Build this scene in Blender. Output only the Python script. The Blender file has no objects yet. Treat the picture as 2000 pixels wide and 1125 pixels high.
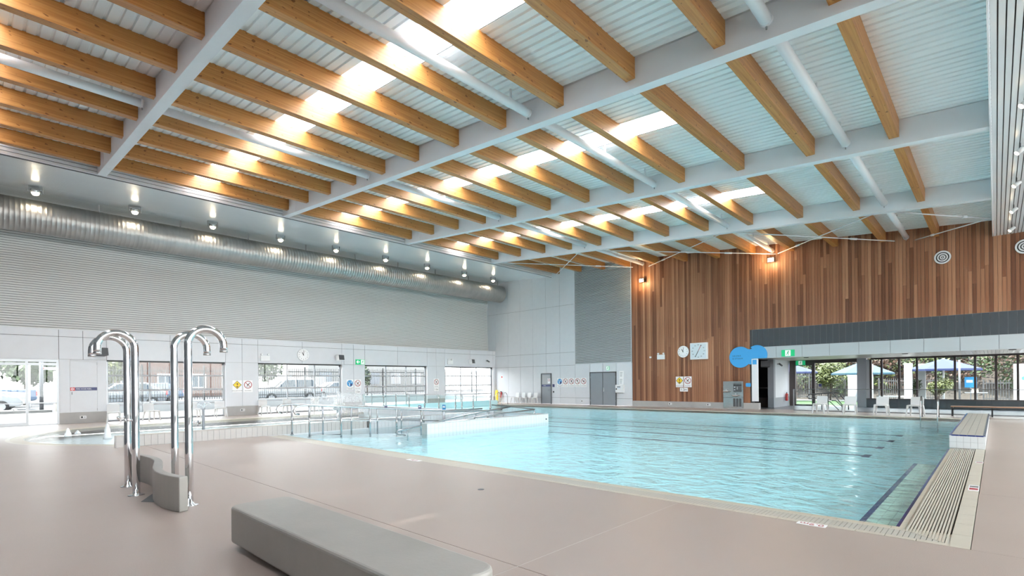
import bpy, bmesh, math, random
from mathutils import Matrix, Vector, Euler
random.seed(7)
PI = math.pi
S = bpy.context.scene
COL = S.collection

# ---------------------------------------------------------------- camera
cam = bpy.data.objects.new('camera', bpy.data.cameras.new('camera'))
COL.objects.link(cam)
cam.matrix_world = Matrix(((0.72795, 0.00761, 0.68559, 0.0), (0.68556, 0.00716, -0.72799, 0.0),
                           (-0.01044, 0.99994, 0.0, 1.58), (0, 0, 0, 1)))
cam.data.lens = 18.072
cam.data.sensor_width = 36
cam.data.shift_y = 0.0919
cam.data.clip_end = 400
S.camera = cam

# ---------------------------------------------------------------- world, sun, exposure
w = bpy.data.worlds.new('sky'); S.world = w; w.use_nodes = True
nt = w.node_tree; nt.nodes.clear()
out = nt.nodes.new('ShaderNodeOutputWorld'); bg = nt.nodes.new('ShaderNodeBackground')
tc = nt.nodes.new('ShaderNodeTexCoord'); sp = nt.nodes.new('ShaderNodeSeparateXYZ'); cr = nt.nodes.new('ShaderNodeValToRGB')
cr.color_ramp.elements[0].position = 0.0; cr.color_ramp.elements[0].color = (1.0, 0.99, 0.97, 1)
cr.color_ramp.elements[1].position = 0.9; cr.color_ramp.elements[1].color = (0.80, 0.90, 1.0, 1)
nt.links.new(tc.outputs['Generated'], sp.inputs[0]); nt.links.new(sp.outputs[2], cr.inputs[0])
nt.links.new(cr.outputs[0], bg.inputs[0]); nt.links.new(bg.outputs[0], out.inputs[0])
bg.inputs[1].default_value = 2.6
sun = bpy.data.objects.new('sun', bpy.data.lights.new('sun', 'SUN')); COL.objects.link(sun)
sun.data.energy = 5.0; sun.data.angle = 0.02; sun.data.color = (1.0, 0.95, 0.88)
sun.rotation_euler = Euler((math.radians(22), math.radians(-4), 0))
S.view_settings.view_transform = 'Standard'; S.view_settings.look = 'None'
S.view_settings.gamma = 1; S.view_settings.use_curve_mapping = False
S.view_settings.exposure = 2.2
cy = S.cycles
cy.max_bounces = 10; cy.diffuse_bounces = 6; cy.glossy_bounces = 5; cy.transparent_max_bounces = 24; cy.transmission_bounces = 6
cy.caustics_reflective = False; cy.caustics_refractive = False; cy.sample_clamp_indirect = 8
cy.use_denoising = True

# ---------------------------------------------------------------- materials
MATS = {}
def _nodes(name):
    m = bpy.data.materials.new(name); m.use_nodes = True
    n = m.node_tree.nodes; b = n['Principled BSDF']; MATS[name] = m
    return m, m.node_tree, n, b
def noise(t, scale, stretch=(1, 1, 1), detail=4, coord='Object', rough=.55):
    n = t.nodes; c = n.new('ShaderNodeTexCoord'); mp = n.new('ShaderNodeMapping'); z = n.new('ShaderNodeTexNoise')
    mp.inputs['Scale'].default_value = stretch; z.inputs['Scale'].default_value = scale
    z.inputs['Detail'].default_value = detail; z.inputs['Roughness'].default_value = rough
    t.links.new(c.outputs[coord], mp.inputs[0]); t.links.new(mp.outputs[0], z.inputs[0])
    return z.outputs['Fac']
def ramp(t, fac, stops):
    r = t.nodes.new('ShaderNodeValToRGB'); e = r.color_ramp.elements
    while len(e) > 1: e.remove(e[0])
    e[0].position, e[0].color = stops[0][0], (*stops[0][1], 1)
    for p, c in stops[1:]:
        x = e.new(p); x.color = (*c, 1)
    t.links.new(fac, r.inputs[0]); return r.outputs[0]
def M(name, col, rough=.5, metal=0., var=0., vs=3., stretch=(1, 1, 1), bump=0., bs=60., spec=.5, coord='Object', aniso=0.):
    m, t, n, b = _nodes(name)
    b.inputs['Roughness'].default_value = rough; b.inputs['Metallic'].default_value = metal
    b.inputs['Specular IOR Level'].default_value = spec; b.inputs['Base Color'].default_value = (*col, 1)
    if var:
        d = tuple(max(0, c * (1 - var)) for c in col); l = tuple(min(1, c * (1 + var)) for c in col)
        t.links.new(ramp(t, noise(t, vs, stretch, coord=coord), ((.25, d), (.75, l))), b.inputs['Base Color'])
    if bump:
        bp = n.new('ShaderNodeBump'); bp.inputs['Strength'].default_value = bump; bp.inputs['Distance'].default_value = .02
        t.links.new(noise(t, bs, stretch, coord=coord), bp.inputs['Height']); t.links.new(bp.outputs[0], b.inputs['Normal'])
    return m
def emit(name, col, strength):
    m, t, n, b = _nodes(name)
    b.inputs['Base Color'].default_value = (*col, 1)
    b.inputs['Emission Color'].default_value = (*col, 1); b.inputs['Emission Strength'].default_value = strength
    return m
def glassy(name, tint, refl=.5, rough=0.0, base=0.04):
    m = bpy.data.materials.new(name); m.use_nodes = True; t = m.node_tree; n = t.nodes; n.clear(); MATS[name] = m
    o = n.new('ShaderNodeOutputMaterial'); mx = n.new('ShaderNodeMixShader'); tr = n.new('ShaderNodeBsdfTransparent')
    gl = n.new('ShaderNodeBsdfGlossy'); fr = n.new('ShaderNodeLayerWeight'); pw = n.new('ShaderNodeMath'); pw.operation = 'POWER'; ma = n.new('ShaderNodeMath'); ma.operation = 'MULTIPLY_ADD'
    pw.inputs[1].default_value = 5; ma.inputs[1].default_value = refl; ma.inputs[2].default_value = base * refl; fr.inputs[0].default_value = .5; gl.inputs['Roughness'].default_value = rough
    tr.inputs[0].default_value = (*tint, 1)
    t.links.new(fr.outputs['Facing'], pw.inputs[0]); t.links.new(pw.outputs[0], ma.inputs[0]); t.links.new(ma.outputs[0], mx.inputs[0])
    t.links.new(tr.outputs[0], mx.inputs[1]); t.links.new(gl.outputs[0], mx.inputs[2]); t.links.new(mx.outputs[0], o.inputs[0])
    return m, t, gl, fr
def water_mat(name, tint, refl=.9, bump=.12, scale=2.2):
    m, t, gl, fr = glassy(name, tint, refl, .015, .02)
    n = t.nodes
    c = n.new('ShaderNodeTexCoord'); mp = n.new('ShaderNodeMapping'); mp.inputs['Scale'].default_value = (1.0, 1.25, 1)
    z1 = n.new('ShaderNodeTexNoise'); z1.inputs['Scale'].default_value = scale; z1.inputs['Detail'].default_value = 5; z1.inputs['Roughness'].default_value = .5; z1.inputs['Distortion'].default_value = .8
    bp = n.new('ShaderNodeBump'); bp.inputs['Strength'].default_value = bump; bp.inputs['Distance'].default_value = .25
    t.links.new(c.outputs['Object'], mp.inputs[0]); t.links.new(mp.outputs[0], z1.inputs[0])
    t.links.new(z1.outputs[0], bp.inputs['Height']); t.links.new(bp.outputs[0], gl.inputs['Normal']); t.links.new(bp.outputs[0], fr.inputs['Normal'])
    return m
def frosted(name, col):
    m = bpy.data.materials.new(name); m.use_nodes = True; t = m.node_tree; n = t.nodes; n.clear(); MATS[name] = m
    o = n.new('ShaderNodeOutputMaterial'); mx = n.new('ShaderNodeMixShader'); tl = n.new('ShaderNodeBsdfTranslucent'); tr = n.new('ShaderNodeBsdfTransparent')
    tl.inputs[0].default_value = (*col, 1); tr.inputs[0].default_value = (.95, .97, 1, 1); mx.inputs[0].default_value = .0
    t.links.new(tl.outputs[0], mx.inputs[1]); t.links.new(tr.outputs[0], mx.inputs[2]); t.links.new(mx.outputs[0], o.inputs[0])
    return m
def wood(name, stops, stretch, scale, rough=.5, rnd=0., knots=0., bump=.05):
    m, t, n, b = _nodes(name)
    b.inputs['Roughness'].default_value = rough
    f = noise(t, scale, stretch, 6)
    if rnd:
        oi = n.new('ShaderNodeObjectInfo'); ad = n.new('ShaderNodeMath'); ad.operation = 'MULTIPLY_ADD'
        ad.inputs[1].default_value = rnd; t.links.new(oi.outputs['Random'], ad.inputs[0])
        s2 = n.new('ShaderNodeMath'); s2.operation = 'SUBTRACT'; s2.inputs[1].default_value = rnd / 2
        t.links.new(f, ad.inputs[2]); t.links.new(ad.outputs[0], s2.inputs[0]); f = s2.outputs[0]
    c = ramp(t, f, stops)
    if knots:
        k = noise(t, 7, tuple(1 + (s > 2) * 1 for s in stretch), 0)
        kr = ramp(t, k, ((.74, (1, 1, 1)), (.78, (.30, .18, .10))))
        mx = n.new('ShaderNodeMix'); mx.data_type = 'RGBA'; mx.blend_type = 'MULTIPLY'; mx.inputs[0].default_value = knots
        t.links.new(c, mx.inputs[6]); t.links.new(kr, mx.inputs[7]); c = mx.outputs[2]
    t.links.new(c, b.inputs['Base Color'])
    bp = n.new('ShaderNodeBump'); bp.inputs['Strength'].default_value = bump; bp.inputs['Distance'].default_value = .01
    t.links.new(f, bp.inputs['Height']); t.links.new(bp.outputs[0], b.inputs['Normal'])
    return m

M('floor', (.40, .325, .285), .34, var=.05, vs=.6, bump=.06, bs=220)
def _speckle():
    m = MATS['floor']; t = m.node_tree; n = t.nodes; b = n['Principled BSDF']
    old = b.inputs['Base Color'].links[0].from_socket
    f = noise(t, 240, detail=1); c = ramp(t, f, ((.3, (.75, .75, .76)), (.5, (1, 1, 1)), (.7, (1.25, 1.22, 1.2))))
    mx = n.new('ShaderNodeMix'); mx.data_type = 'RGBA'; mx.blend_type = 'MULTIPLY'; mx.inputs[0].default_value = .8
    t.links.new(old, mx.inputs[6]); t.links.new(c, mx.inputs[7]); t.links.new(mx.outputs[2], b.inputs['Base Color'])
_speckle()
M('joint', (.22, .21, .20), .8)
M('panel', (.67, .69, .725), .35, var=.02)
M('backing', (.10, .105, .11), .8)
M('steel_white', (.74, .76, .79), .45, var=.015)
M('tube_white', (.80, .82, .85), .3)
M('deck', (.84, .87, .88), .35)
M('slat_wall', (.74, .745, .73), .35)
M('soffit', (.76, .79, .81), .2, spec=.7)
M('slat_bright', (.72, .74, .76), .25)
M('louvre', (.52, .55, .57), .5)
M('concrete', (.33, .315, .29), .38, var=.10, vs=1.6, bump=.05, bs=30)
M('plinth', (.42, .41, .40), .6, var=.08, vs=2)
M('chrome', (.82, .83, .85), .04, 1.0)
M('stainless', (.66, .67, .67), .22, 1.0, var=.06, vs=4)
M('rail_steel', (.46, .47, .48), .18, 1.0)
M('duct', (.44, .43, .415), .42, 1.0, var=.10, vs=1.5, stretch=(1, 3, 1))
M('alu', (.36, .37, .385), .35, .7)
M('alu_white', (.38, .395, .42), .4)
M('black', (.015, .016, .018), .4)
M('dark_frame', (.055, .042, .042), .4)
M('dark_grey', (.10, .105, .115), .5)
M('door_grey', (.27, .295, .325), .4, var=.03)
M('tile_dark', (.072, .084, .096), .25, var=.05, vs=1)
M('grey_wall', (.30, .315, .345), .4)
M('fascia_pale', (.50, .55, .58), .35)
M('joint_light', (.62, .60, .57), .7)
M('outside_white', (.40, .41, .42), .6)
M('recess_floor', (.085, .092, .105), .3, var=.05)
M('white', (.82, .83, .84), .4)
M('plastic', (.68, .685, .69), .35)
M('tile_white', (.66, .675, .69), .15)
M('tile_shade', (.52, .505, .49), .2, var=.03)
M('grout', (.45, .45, .46), .8)
M('tile_beige', (.50, .44, .345), .45, var=.06, vs=5)
M('tile_beige2', (.53, .48, .40), .4, var=.05, vs=6)
M('tile_grey', (.45, .42, .37), .4, var=.05, vs=6)
M('tile_green', (.62, .78, .66), .3, var=.04)
M('tile_blue', (.015, .03, .16), .15)
M('pool_floor', (.60, .94, 1.0), .5, var=.03, vs=.5)
M('pool_wall', (.66, .84, .88), .35)
M('pool_pale', (.70, .75, .77), .5)
M('green', (.0, .36, .14), .4)
M('blue_sign', (.06, .38, .78), .4)
M('navy', (.05, .06, .18), .4)
M('red', (.62, .03, .03), .35)
M('maroon', (.40, .04, .05), .4)
M('sign_blue', (.04, .30, .62), .4)
M('yellow', (.92, .66, .03), .4)
M('sign_white', (.88, .88, .89), .4)
M('face', (.70, .78, .83), .3)
M('slot', (.03, .03, .03), .8)
M('asphalt', (.032, .032, .034), .9, var=.08)
M('paving', (.15, .148, .143), .8, var=.05)
M('lawn', (.025, .06, .012), .9, var=.25, vs=6)
M('leaf', (.018, .036, .006), .55, var=.5, vs=2.2)
M('leaf_dark', (.007, .014, .004), .6, var=.4, vs=2)
M('leaf_lime', (.045, .057, .008), .55, var=.4, vs=3)
M('leaf_russet', (.036, .016, .007), .6, var=.5, vs=2)
M('bark', (.06, .045, .033), .9, var=.2)
M('rock', (.035, .028, .022), .9, var=.3, vs=2, bump=.5, bs=3)
M('brick', (.06, .028, .02), .8, var=.12, vs=4)
M('car_white', (.30, .31, .32), .2)
M('car_blue', (.045, .075, .13), .2)
M('car_silver', (.20, .215, .235), .2, .3)
M('car_glass', (.03, .045, .06), .05)
M('tyre', (.02, .02, .02), .8)
M('canvas_blue', (.004, .012, .06), .7)
M('canvas_light', (.014, .05, .075), .7)
M('timber_fence', (.15, .12, .09), .8, var=.15)
M('fence_white', (.05, .052, .055), .5)
M('spray', (.9, .93, .95), .3)
emit('lamp', (1.0, .84, .58), 9)
emit('exit_lit', (.01, .42, .16), .12)
emit('exit_white', (.9, .95, .92), .08)
glassy('glass', (.96, .98, .98), .6)
glassy('glass_teal', (.88, .96, .96), .3)
water_mat('water', (.88, .985, 1.0), .8, .42, 2.2)
water_mat('water_pale', (.93, .98, .99), .55, .3, 2.6)
frosted('skylight', (.96, .97, 1.0))
def _spray():
    m, t, n, b = _nodes('spray_sheet'); b.inputs['Base Color'].default_value = (.92, .95, .97, 1); b.inputs['Roughness'].default_value = .6
    f = noise(t, 3, (8, 8, 1), 3); r = ramp(t, f, ((.3, (.05, .05, .05)), (.8, (.4, .4, .4)))); t.links.new(r, b.inputs['Alpha']); return m
_spray()
wood('glulam', ((.15, (.25, .085, .016)), (.42, (.42, .175, .042)), (.6, (.52, .24, .065)), (.85, (.62, .33, .11))), (26, .55, 26), 1.0, .42, rnd=.10, knots=.8)
wood('boards', ((.05, (.12, .042, .019)), (.35, (.23, .092, .044)), (.6, (.34, .150, .075)), (.95, (.50, .262, .148))), (14, 14, .35), 1.0, .5, rnd=.66, bump=.03)
wood('ash_boards', ((.2, (.45, .40, .35)), (.8, (.66, .62, .57))), (12, .4, 12), 1.0, .35, rnd=.4, bump=.02)
wood('bench_timber', ((.2, (.22, .11, .06)), (.8, (.38, .2, .12))), (.4, 20, 20), 1.0, .4)

# ---------------------------------------------------------------- mesh helpers
class MB:
    def __init__(s): s.v = []; s.f = []; s.sm = []
    def add(s, v, f, sm=False):
        o = len(s.v); s.v += [tuple(p) for p in v]; s.f += [tuple(i + o for i in q) for q in f]; s.sm += [sm] * len(f); return s
    def box(s, x0, x1, y0, y1, z0, z1):
        return s.add([(x0, y0, z0), (x1, y0, z0), (x1, y1, z0), (x0, y1, z0), (x0, y0, z1), (x1, y0, z1), (x1, y1, z1), (x0, y1, z1)],
                     [(0, 3, 2, 1), (4, 5, 6, 7), (0, 1, 5, 4), (1, 2, 6, 5), (2, 3, 7, 6), (3, 0, 4, 7)])
    def sbox(s, x0, x1, y0, y1, zf, h):     # box whose underside follows zf(x)
        return s.add([(x0, y0, zf(x0)), (x1, y0, zf(x1)), (x1, y1, zf(x1)), (x0, y1, zf(x0)), (x0, y0, zf(x0) + h), (x1, y0, zf(x1) + h), (x1, y1, zf(x1) + h), (x0, y1, zf(x0) + h)],
                     [(0, 3, 2, 1), (4, 5, 6, 7), (0, 1, 5, 4), (1, 2, 6, 5), (2, 3, 7, 6), (3, 0, 4, 7)])
    def prism(s, poly, z0, z1, ax=2):       # polygon (u,v) extruded; ax = the extrusion axis
        def P(u, v, h): return ((u, v, h), (u, h, v), (h, u, v))[(2, 1, 0).index(ax)]
        n = len(poly); v = [P(a, b, z0) for a, b in poly] + [P(a, b, z1) for a, b in poly]
        return s.add(v, [tuple(range(n - 1, -1, -1)), tuple(range(n, 2 * n))] + [(i, (i + 1) % n, (i + 1) % n + n, i + n) for i in range(n)])
    def tube(s, pts, r, n=10, caps=True):
        pts = [Vector(p) for p in pts]; rs = r if isinstance(r, (list, tuple)) else [r] * len(pts)
        V = []; up = None
        for i, p in enumerate(pts):
            d = (pts[min(i + 1, len(pts) - 1)] - pts[max(i - 1, 0)]).normalized()
            if up is None: up = Vector((0, 0, 1)) if abs(d.z) < .9 else Vector((1, 0, 0))
            a = d.cross(up).normalized(); up = a.cross(d).normalized()
            V += [p + (a * math.cos(2 * PI * k / n) + up * math.sin(2 * PI * k / n)) * rs[i] for k in range(n)]
        F = [(i * n + k, i * n + (k + 1) % n, (i + 1) * n + (k + 1) % n, (i + 1) * n + k) for i in range(len(pts) - 1) for k in range(n)]
        s.add(V, F, True)
        if caps:
            o = len(s.v) - len(V); s.f += [tuple(o + k for k in range(n - 1, -1, -1)), tuple(o + (len(pts) - 1) * n + k for k in range(n))]; s.sm += [False, False]
        return s
    def lathe(s, prof, n=24, ax=2, c=(0, 0, 0), smooth=True):
        V = []
        for r, h in prof:
            for k in range(n):
                a, b = r * math.cos(2 * PI * k / n), r * math.sin(2 * PI * k / n)
                q = ((a, b, h), (b, h, a), (h, a, b))[(2, 1, 0).index(ax)]
                V.append((q[0] + c[0], q[1] + c[1], q[2] + c[2]))
        F = [(i * n + k, i * n + (k + 1) % n, (i + 1) * n + (k + 1) % n, (i + 1) * n + k) for i in range(len(prof) - 1) for k in range(n)]
        s.add(V, F, smooth)
        o = len(s.v) - len(V); s.f += [tuple(o + k for k in range(n - 1, -1, -1)), tuple(o + (len(prof) - 1) * n + k for k in range(n))]; s.sm += [False, False]
        return s
    def ring(s, r0, r1, z0, z1, n=32, c=(0, 0)):
        V = []
        for r, z in ((r0, z0), (r1, z0), (r1, z1), (r0, z1)):
            V += [(c[0] + r * math.cos(2 * PI * k / n), c[1] + r * math.sin(2 * PI * k / n), z) for k in range(n)]
        return s.add(V, [(i * n + k, i * n + (k + 1) % n, ((i + 1) % 4) * n + (k + 1) % n, ((i + 1) % 4) * n + k) for i in range(4) for k in range(n)])
    def bar(s, a, b, wd, z0, z1):           # flat bar in the xy plane from a to b
        a = Vector(a); b = Vector(b); d = (b - a).normalized(); p = Vector((-d.y, d.x)) * wd / 2
        return s.prism([tuple(a + p), tuple(a - p), tuple(b - p), tuple(b + p)], z0, z1)
    def mesh(s, name):
        m = bpy.data.meshes.new(name); m.from_pydata(s.v, [], s.f); m.polygons.foreach_set('use_smooth', s.sm); m.update(); return m
    def build(s, name, mat, parent=None, loc=None, rot=None, bevel=0, recenter=False, fix=True):
        if recenter:
            c = [(min(p[i] for p in s.v) + max(p[i] for p in s.v)) / 2 for i in range(3)]; c[2] = min(p[2] for p in s.v)
            s.v = [(p[0] - c[0], p[1] - c[1], p[2] - c[2]) for p in s.v]; loc = c
        me = s.mesh(name)
        if fix:
            bm = bmesh.new(); bm.from_mesh(me); bmesh.ops.recalc_face_normals(bm, faces=bm.faces); bm.to_mesh(me); bm.free()
        return place(name, me, mat, parent, loc, rot, bevel)
def place(name, me, mat, parent=None, loc=None, rot=None, bevel=0):
    o = bpy.data.objects.new(name, me); COL.objects.link(o)
    if not me.materials: me.materials.append(MATS[mat])
    o.parent = parent
    if loc is not None: o.location = loc
    if rot is not None: o.rotation_euler = rot
    if bevel:
        b = o.modifiers.new('Bevel', 'BEVEL'); b.width = bevel; b.segments = 3; b.limit_method = 'ANGLE'
    return o
def tag(o, label=None, cat=None, group=None, kind=None):
    if label: o['label'] = label
    if cat: o['category'] = cat
    if group: o['group'] = group
    if kind: o['kind'] = kind
    return o
def thing(name, label=None, cat=None, loc=(0, 0, 0), rot=(0, 0, 0), group=None, kind=None):
    o = bpy.data.objects.new(name, None); COL.objects.link(o); o.location = loc; o.rotation_euler = rot
    o.empty_display_size = .1
    return tag(o, label, cat, group, kind)
def dup(o, parent=None):
    c = o.copy(); COL.objects.link(c); c.parent = parent
    for ch in o.children: dup(ch, c)
    return c
def copy_to(o, loc, rotz, label, group=None):
    c = dup(o); c.location = loc; c.rotation_euler = (0, 0, rotz); return tag(c, label, None, group)
FACE_F = (PI / 2, 0, 0)            # hangs on the far wall, looks towards -Y
FACE_L = (PI / 2, 0, PI / 2)       # hangs on the left wall, looks towards +X
def text(name, body, size, mat, parent, loc, rot=(0, 0, 0), align='CENTER', ext=.002):
    cu = bpy.data.curves.new(name, 'FONT'); cu.body = body; cu.size = size; cu.align_x = align; cu.align_y = 'CENTER'; cu.extrude = ext
    cu.materials.append(MATS[mat]); cu.resolution_u = 3
    o = bpy.data.objects.new(name, cu); COL.objects.link(o); o.parent = parent; o.location = loc; o.rotation_euler = rot
    TEXTS.append((o, mat)); return o
TEXTS = []
def flatten_texts():                # lettering becomes plain mesh objects
    dg = bpy.context.evaluated_depsgraph_get()
    for o, mat in TEXTS:
        me = bpy.data.meshes.new_from_object(o.evaluated_get(dg)); me.materials.clear(); me.materials.append(MATS[mat])
        n = bpy.data.objects.new(o.name.split('.')[0], me); COL.objects.link(n); n.parent = o.parent; n.location = o.location; n.rotation_euler = o.rotation_euler
    for o, mat in TEXTS: bpy.data.objects.remove(o)
def lamp(name, kind, loc, energy, col, parent=None, rot=(0, 0, 0), **kw):
    l = bpy.data.lights.new(name, kind); l.energy = energy; l.color = col
    for k, v in kw.items(): setattr(l, k, v)
    o = bpy.data.objects.new(name, l); COL.objects.link(o); o.location = loc; o.rotation_euler = rot; o.parent = parent
    return o
ORD = ['first', 'second', 'third', 'fourth', 'fifth', 'sixth', 'seventh', 'eighth', 'ninth', 'tenth', 'eleventh', 'twelfth', 'thirteenth', 'fourteenth']
XL, YF = -28.7, 28.6
SL = .0743
# ================================================================ ROOF
BY = [-3.23, 3.20, 9.63, 16.06, 22.50]                 # near faces of the white steel beams
BW = .25
beam_z = lambda x: 7.30 - SL * x
joist_z = lambda x: 7.488 - SL * x
deck_z = lambda x: 7.93 - SL * x
XB0, XB1 = -22.86, -.06
BN = ['hidden', 'nearest', 'second', 'third', 'fourth']
for k, y in enumerate(BY):
    r = thing('steel_beam', f'white steel roof beam, {BN[k]} of those spanning the hall, from slatted soffit to slatted ceiling', 'beam', (0, y, 0), kind='structure')
    r['label'] = f'long white steel roof beam crossing the hall, {ORD[k-1] if k else "unseen one"} from the camera' if k else 'white steel roof beam above and behind the camera'
    b = MB()
    b.sbox(XB0, XB1, 0, BW, beam_z, .62)
    b.build('box_section', 'steel_white', r)
    for xs in (-21.6, -5.6):
        b = MB(); b.sbox(xs, xs + .012, -.006, BW + .006, lambda x: beam_z(x) - .006, .6); b.build('splice_plate', 'steel_white', r)
bays = [(BY[i] + BW, (BY[i + 1] if i < 4 else YF)) for i in range(5)]
BAYN = ['above the camera before the nearest beam', 'between nearest and second white beams', 'between second and third white beams', 'between third and fourth white beams', 'between fourth white beam and far wall']
# timber joists
jm = {}
for k, (y0, y1) in enumerate(bays):
    L = y1 - y0
    for j in range(12):
        x = -1.72 - 1.8636 * j
        if k == 0 and j < 4: continue
        key = round(L, 2)
        if key not in jm:
            b = MB(); b.box(-.21, 0, 0, L, 0, .445); jm[key] = b.mesh('timber_joist')
        o = place('timber_joist', jm[key], 'glulam', None, (x, y0, joist_z(x - .1)))
        tag(o, f'timber joist, {ORD[11-j]} from the slatted soffit, {BAYN[k]}', 'joist', 'timber roof joists')
    for q, x in enumerate((-2.85, -8.35, -15.75)):
        if k == 0 and q == 0: continue
        z = joist_z(x) + .10
        r = thing('ceiling_tube', f'white roof tube, {["first","second","third"][q]} from the right, {BAYN[k]}', 'tube', (x, y0, z), group='white ceiling tubes')
        MB().tube([(0, .05, 0), (0, L - .12, 0)], .105, 20).build('tube', 'tube_white', r)
        MB().tube([(0, L - .12, 0), (0, L - .07, 0)], .112, 20).build('end_cap', 'tube_white', r)
        MB().box(-.012, .012, L - .10, L - .07, -.16, -.10).build('end_lug', 'alu', r)
        for yy in (.6, L / 2, L - .7): MB().box(-.02, .02, yy - .02, yy + .02, .1, .36).build('hanger', 'steel_white', r)
# deck
ce = thing('ceiling', 'white ribbed metal roof deck above the timber joists', None, kind='structure')
def sheet(y0, y1, x0, x1, name='roof_sheet'):
    prof = [(y0, 0)]
    y = y0
    while y + .21 < y1:
        prof += [(y + .14, 0), (y + .155, .038), (y + .195, .038), (y + .21, 0)]; y += .21
    prof.append((y1, 0))
    b = MB(); n = len(prof)
    v = [(x0, p, deck_z(x0) + h) for p, h in prof] + [(x1, p, deck_z(x1) + h) for p, h in prof]
    b.add(v, [(i, i + 1, n + i + 1, n + i) for i in range(n - 1)])
    b.build(name, 'deck', ce)
    MB().sbox(x0, x1, y0, y1, lambda x: deck_z(x) + .07, .1).build('roof_insulation', 'backing', ce)
SKY = [(-.45, .5), (6.03, 6.93), (12.09, 13.0), (19.16, 20.1), None]  # first strip is unseen, added above the camera for extra daylight
for k, (y0, y1) in enumerate(bays):
    y0 -= BW / 2; y1 += BW / 2 if k < 4 else 0
    if k == 0: y0 = -9.2
    if SKY[k] is None: sheet(y0, y1, -23.2, .3); continue
    a, c = SKY[k]
    sheet(y0, a, -23.2, .3); sheet(c, y1, -23.2, .3); sheet(a, c, -5.5, .3)
    sk = thing(f'window_{k+20}', f'frosted white rooflight strip {BAYN[k]}', 'rooflight', kind='structure')
    for j in range(9):
        xa, xb = -23.0 + j * 17.5 / 9, -23.0 + (j + 1) * 17.5 / 9
        MB().sbox(xa, xb - .01, a, c, lambda x: deck_z(x) + .02, .008).build('rooflight_pane', 'skylight', sk)
# X bracing rods at the far end
RODS = [((-16.5, 22.9), (-22.1, 28.05)), ((-22.4, 22.9), (-16.2, 28.15)), ((-8.9, 22.95), (-15.2, 28.3)), ((-15.3, 22.95), (-8.1, 28.3)),
        ((-3.2, 22.8), (-8.0, 28.25)), ((-8.2, 22.95), (-3.2, 28.0)), ((-2.75, 22.8), (-.1, 25.7)), ((-.12, 25.66), (-2.5, 28.2))]
RW = ['above the louvred grille, running to the soffit corner', 'above the louvred grille, running to the timber edge', 'near the wall lamps, leaning to the grille', 'near the wall lamps, with turnbuckle to the right',
      'in the middle of the timber wall top, leaning left', 'in the middle of the timber wall top, with turnbuckle', 'by the right-hand slatted ceiling, upper one', 'by the right-hand slatted ceiling, lower one']
for i, ((xa, ya), (xb, yb)) in enumerate(RODS):
    za, zb = 7.36 - SL * xa, 7.36 - SL * xb
    r = thing('brace_rod', 'white steel brace rod ' + RW[i], 'brace', (xa, ya, za), group='roof brace rods')
    d = Vector((xb - xa, yb - ya, zb - za))
    MB().tube([(0, 0, 0), tuple(d)], .022, 8).build('rod', 'steel_white', r)
    MB().tube([tuple(d * .72), tuple(d * .76)], .045, 8).build('turnbuckle', 'steel_white', r)

# ================================================================ LEFT SOFFIT AND COVE
prof = [(-22.9, 9.0), (-24.5, 9.13), (-26.6, 9.27), (-27.6, 9.30), (-28.3, 9.20), (-28.9, 8.93), (-29.3, 8.5), (-29.5, 8.0), (-29.6, 7.2), (-29.58, 6.2), (-29.54, 5.0), (-29.5, 4.02)]
P = [Vector(p) for p in prof]
cum = [0]
for a, b in zip(P, P[1:]): cum.append(cum[-1] + (b - a).length)
def at(s):
    s = max(0, min(s, cum[-1] - 1e-6))
    for i in range(len(P) - 1):
        if s <= cum[i + 1]: return P[i].lerp(P[i + 1], (s - cum[i]) / (cum[i + 1] - cum[i]))
wl = thing('wall_left', 'pale grey panelled side wall with horizontal slatted lining above', None, kind='structure')
co = thing('trim_1', 'pale slatted lining curving from side wall into the soffit', None, kind='structure')
Y0, Y1 = -9, YF
def slat_run(s0, s1, pitch, gap, mat, name):
    b = MB(); s = s0
    while s < s1 - .02:
        a, c = at(s), at(min(s + pitch - gap, s1)); t = (c - a).normalized(); nrm = Vector((-t.y, t.x))
        if nrm.dot(Vector((-20, 5)) - a) < 0: nrm = -nrm
        q = [a, c, c - nrm * .02, a - nrm * .02]
        b.add([(p.x, Y0, p.y) for p in q] + [(p.x, Y1, p.y) for p in q], [(0, 1, 5, 4), (1, 2, 6, 5), (2, 3, 7, 6), (3, 0, 4, 7)])
        s += pitch
    o = b.build(name, mat, co); o['kind'] = 'stuff'
sv = cum[5]
slat_run(0, sv, .1, .008, 'soffit', 'soffit_slats')
slat_run(sv, cum[-1], .1, .017, 'slat_wall', 'wall_slats')
b = MB(); n = len(prof)
off = []
for i, p in enumerate(P):
    t = (P[min(i + 1, n - 1)] - P[max(i - 1, 0)]).normalized(); nrm = Vector((-t.y, t.x))
    if nrm.dot(Vector((-20, 5)) - p) < 0: nrm = -nrm
    off.append(p - nrm * .05)
b.add([(p.x, Y0, p.y) for p in off] + [(p.x, Y1, p.y) for p in off], [(i, i + 1, n + i + 1, n + i) for i in range(n - 1)])
b.build('lining_backing', 'backing', co)
# fascia above the soffit edge
fa = thing('trim_2', 'white slatted fascia between soffit edge and roof deck', None, kind='structure')
MB().box(-23.0, -22.95, Y0, Y1, 8.98, 9.7).build('fascia_backing', 'backing', fa)
for i in range(5): MB().box(-22.95, -22.90, Y0, Y1, 9.0 + i * .125, 9.0 + i * .125 + .103).build('fascia_slat', 'slat_bright', fa)
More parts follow.
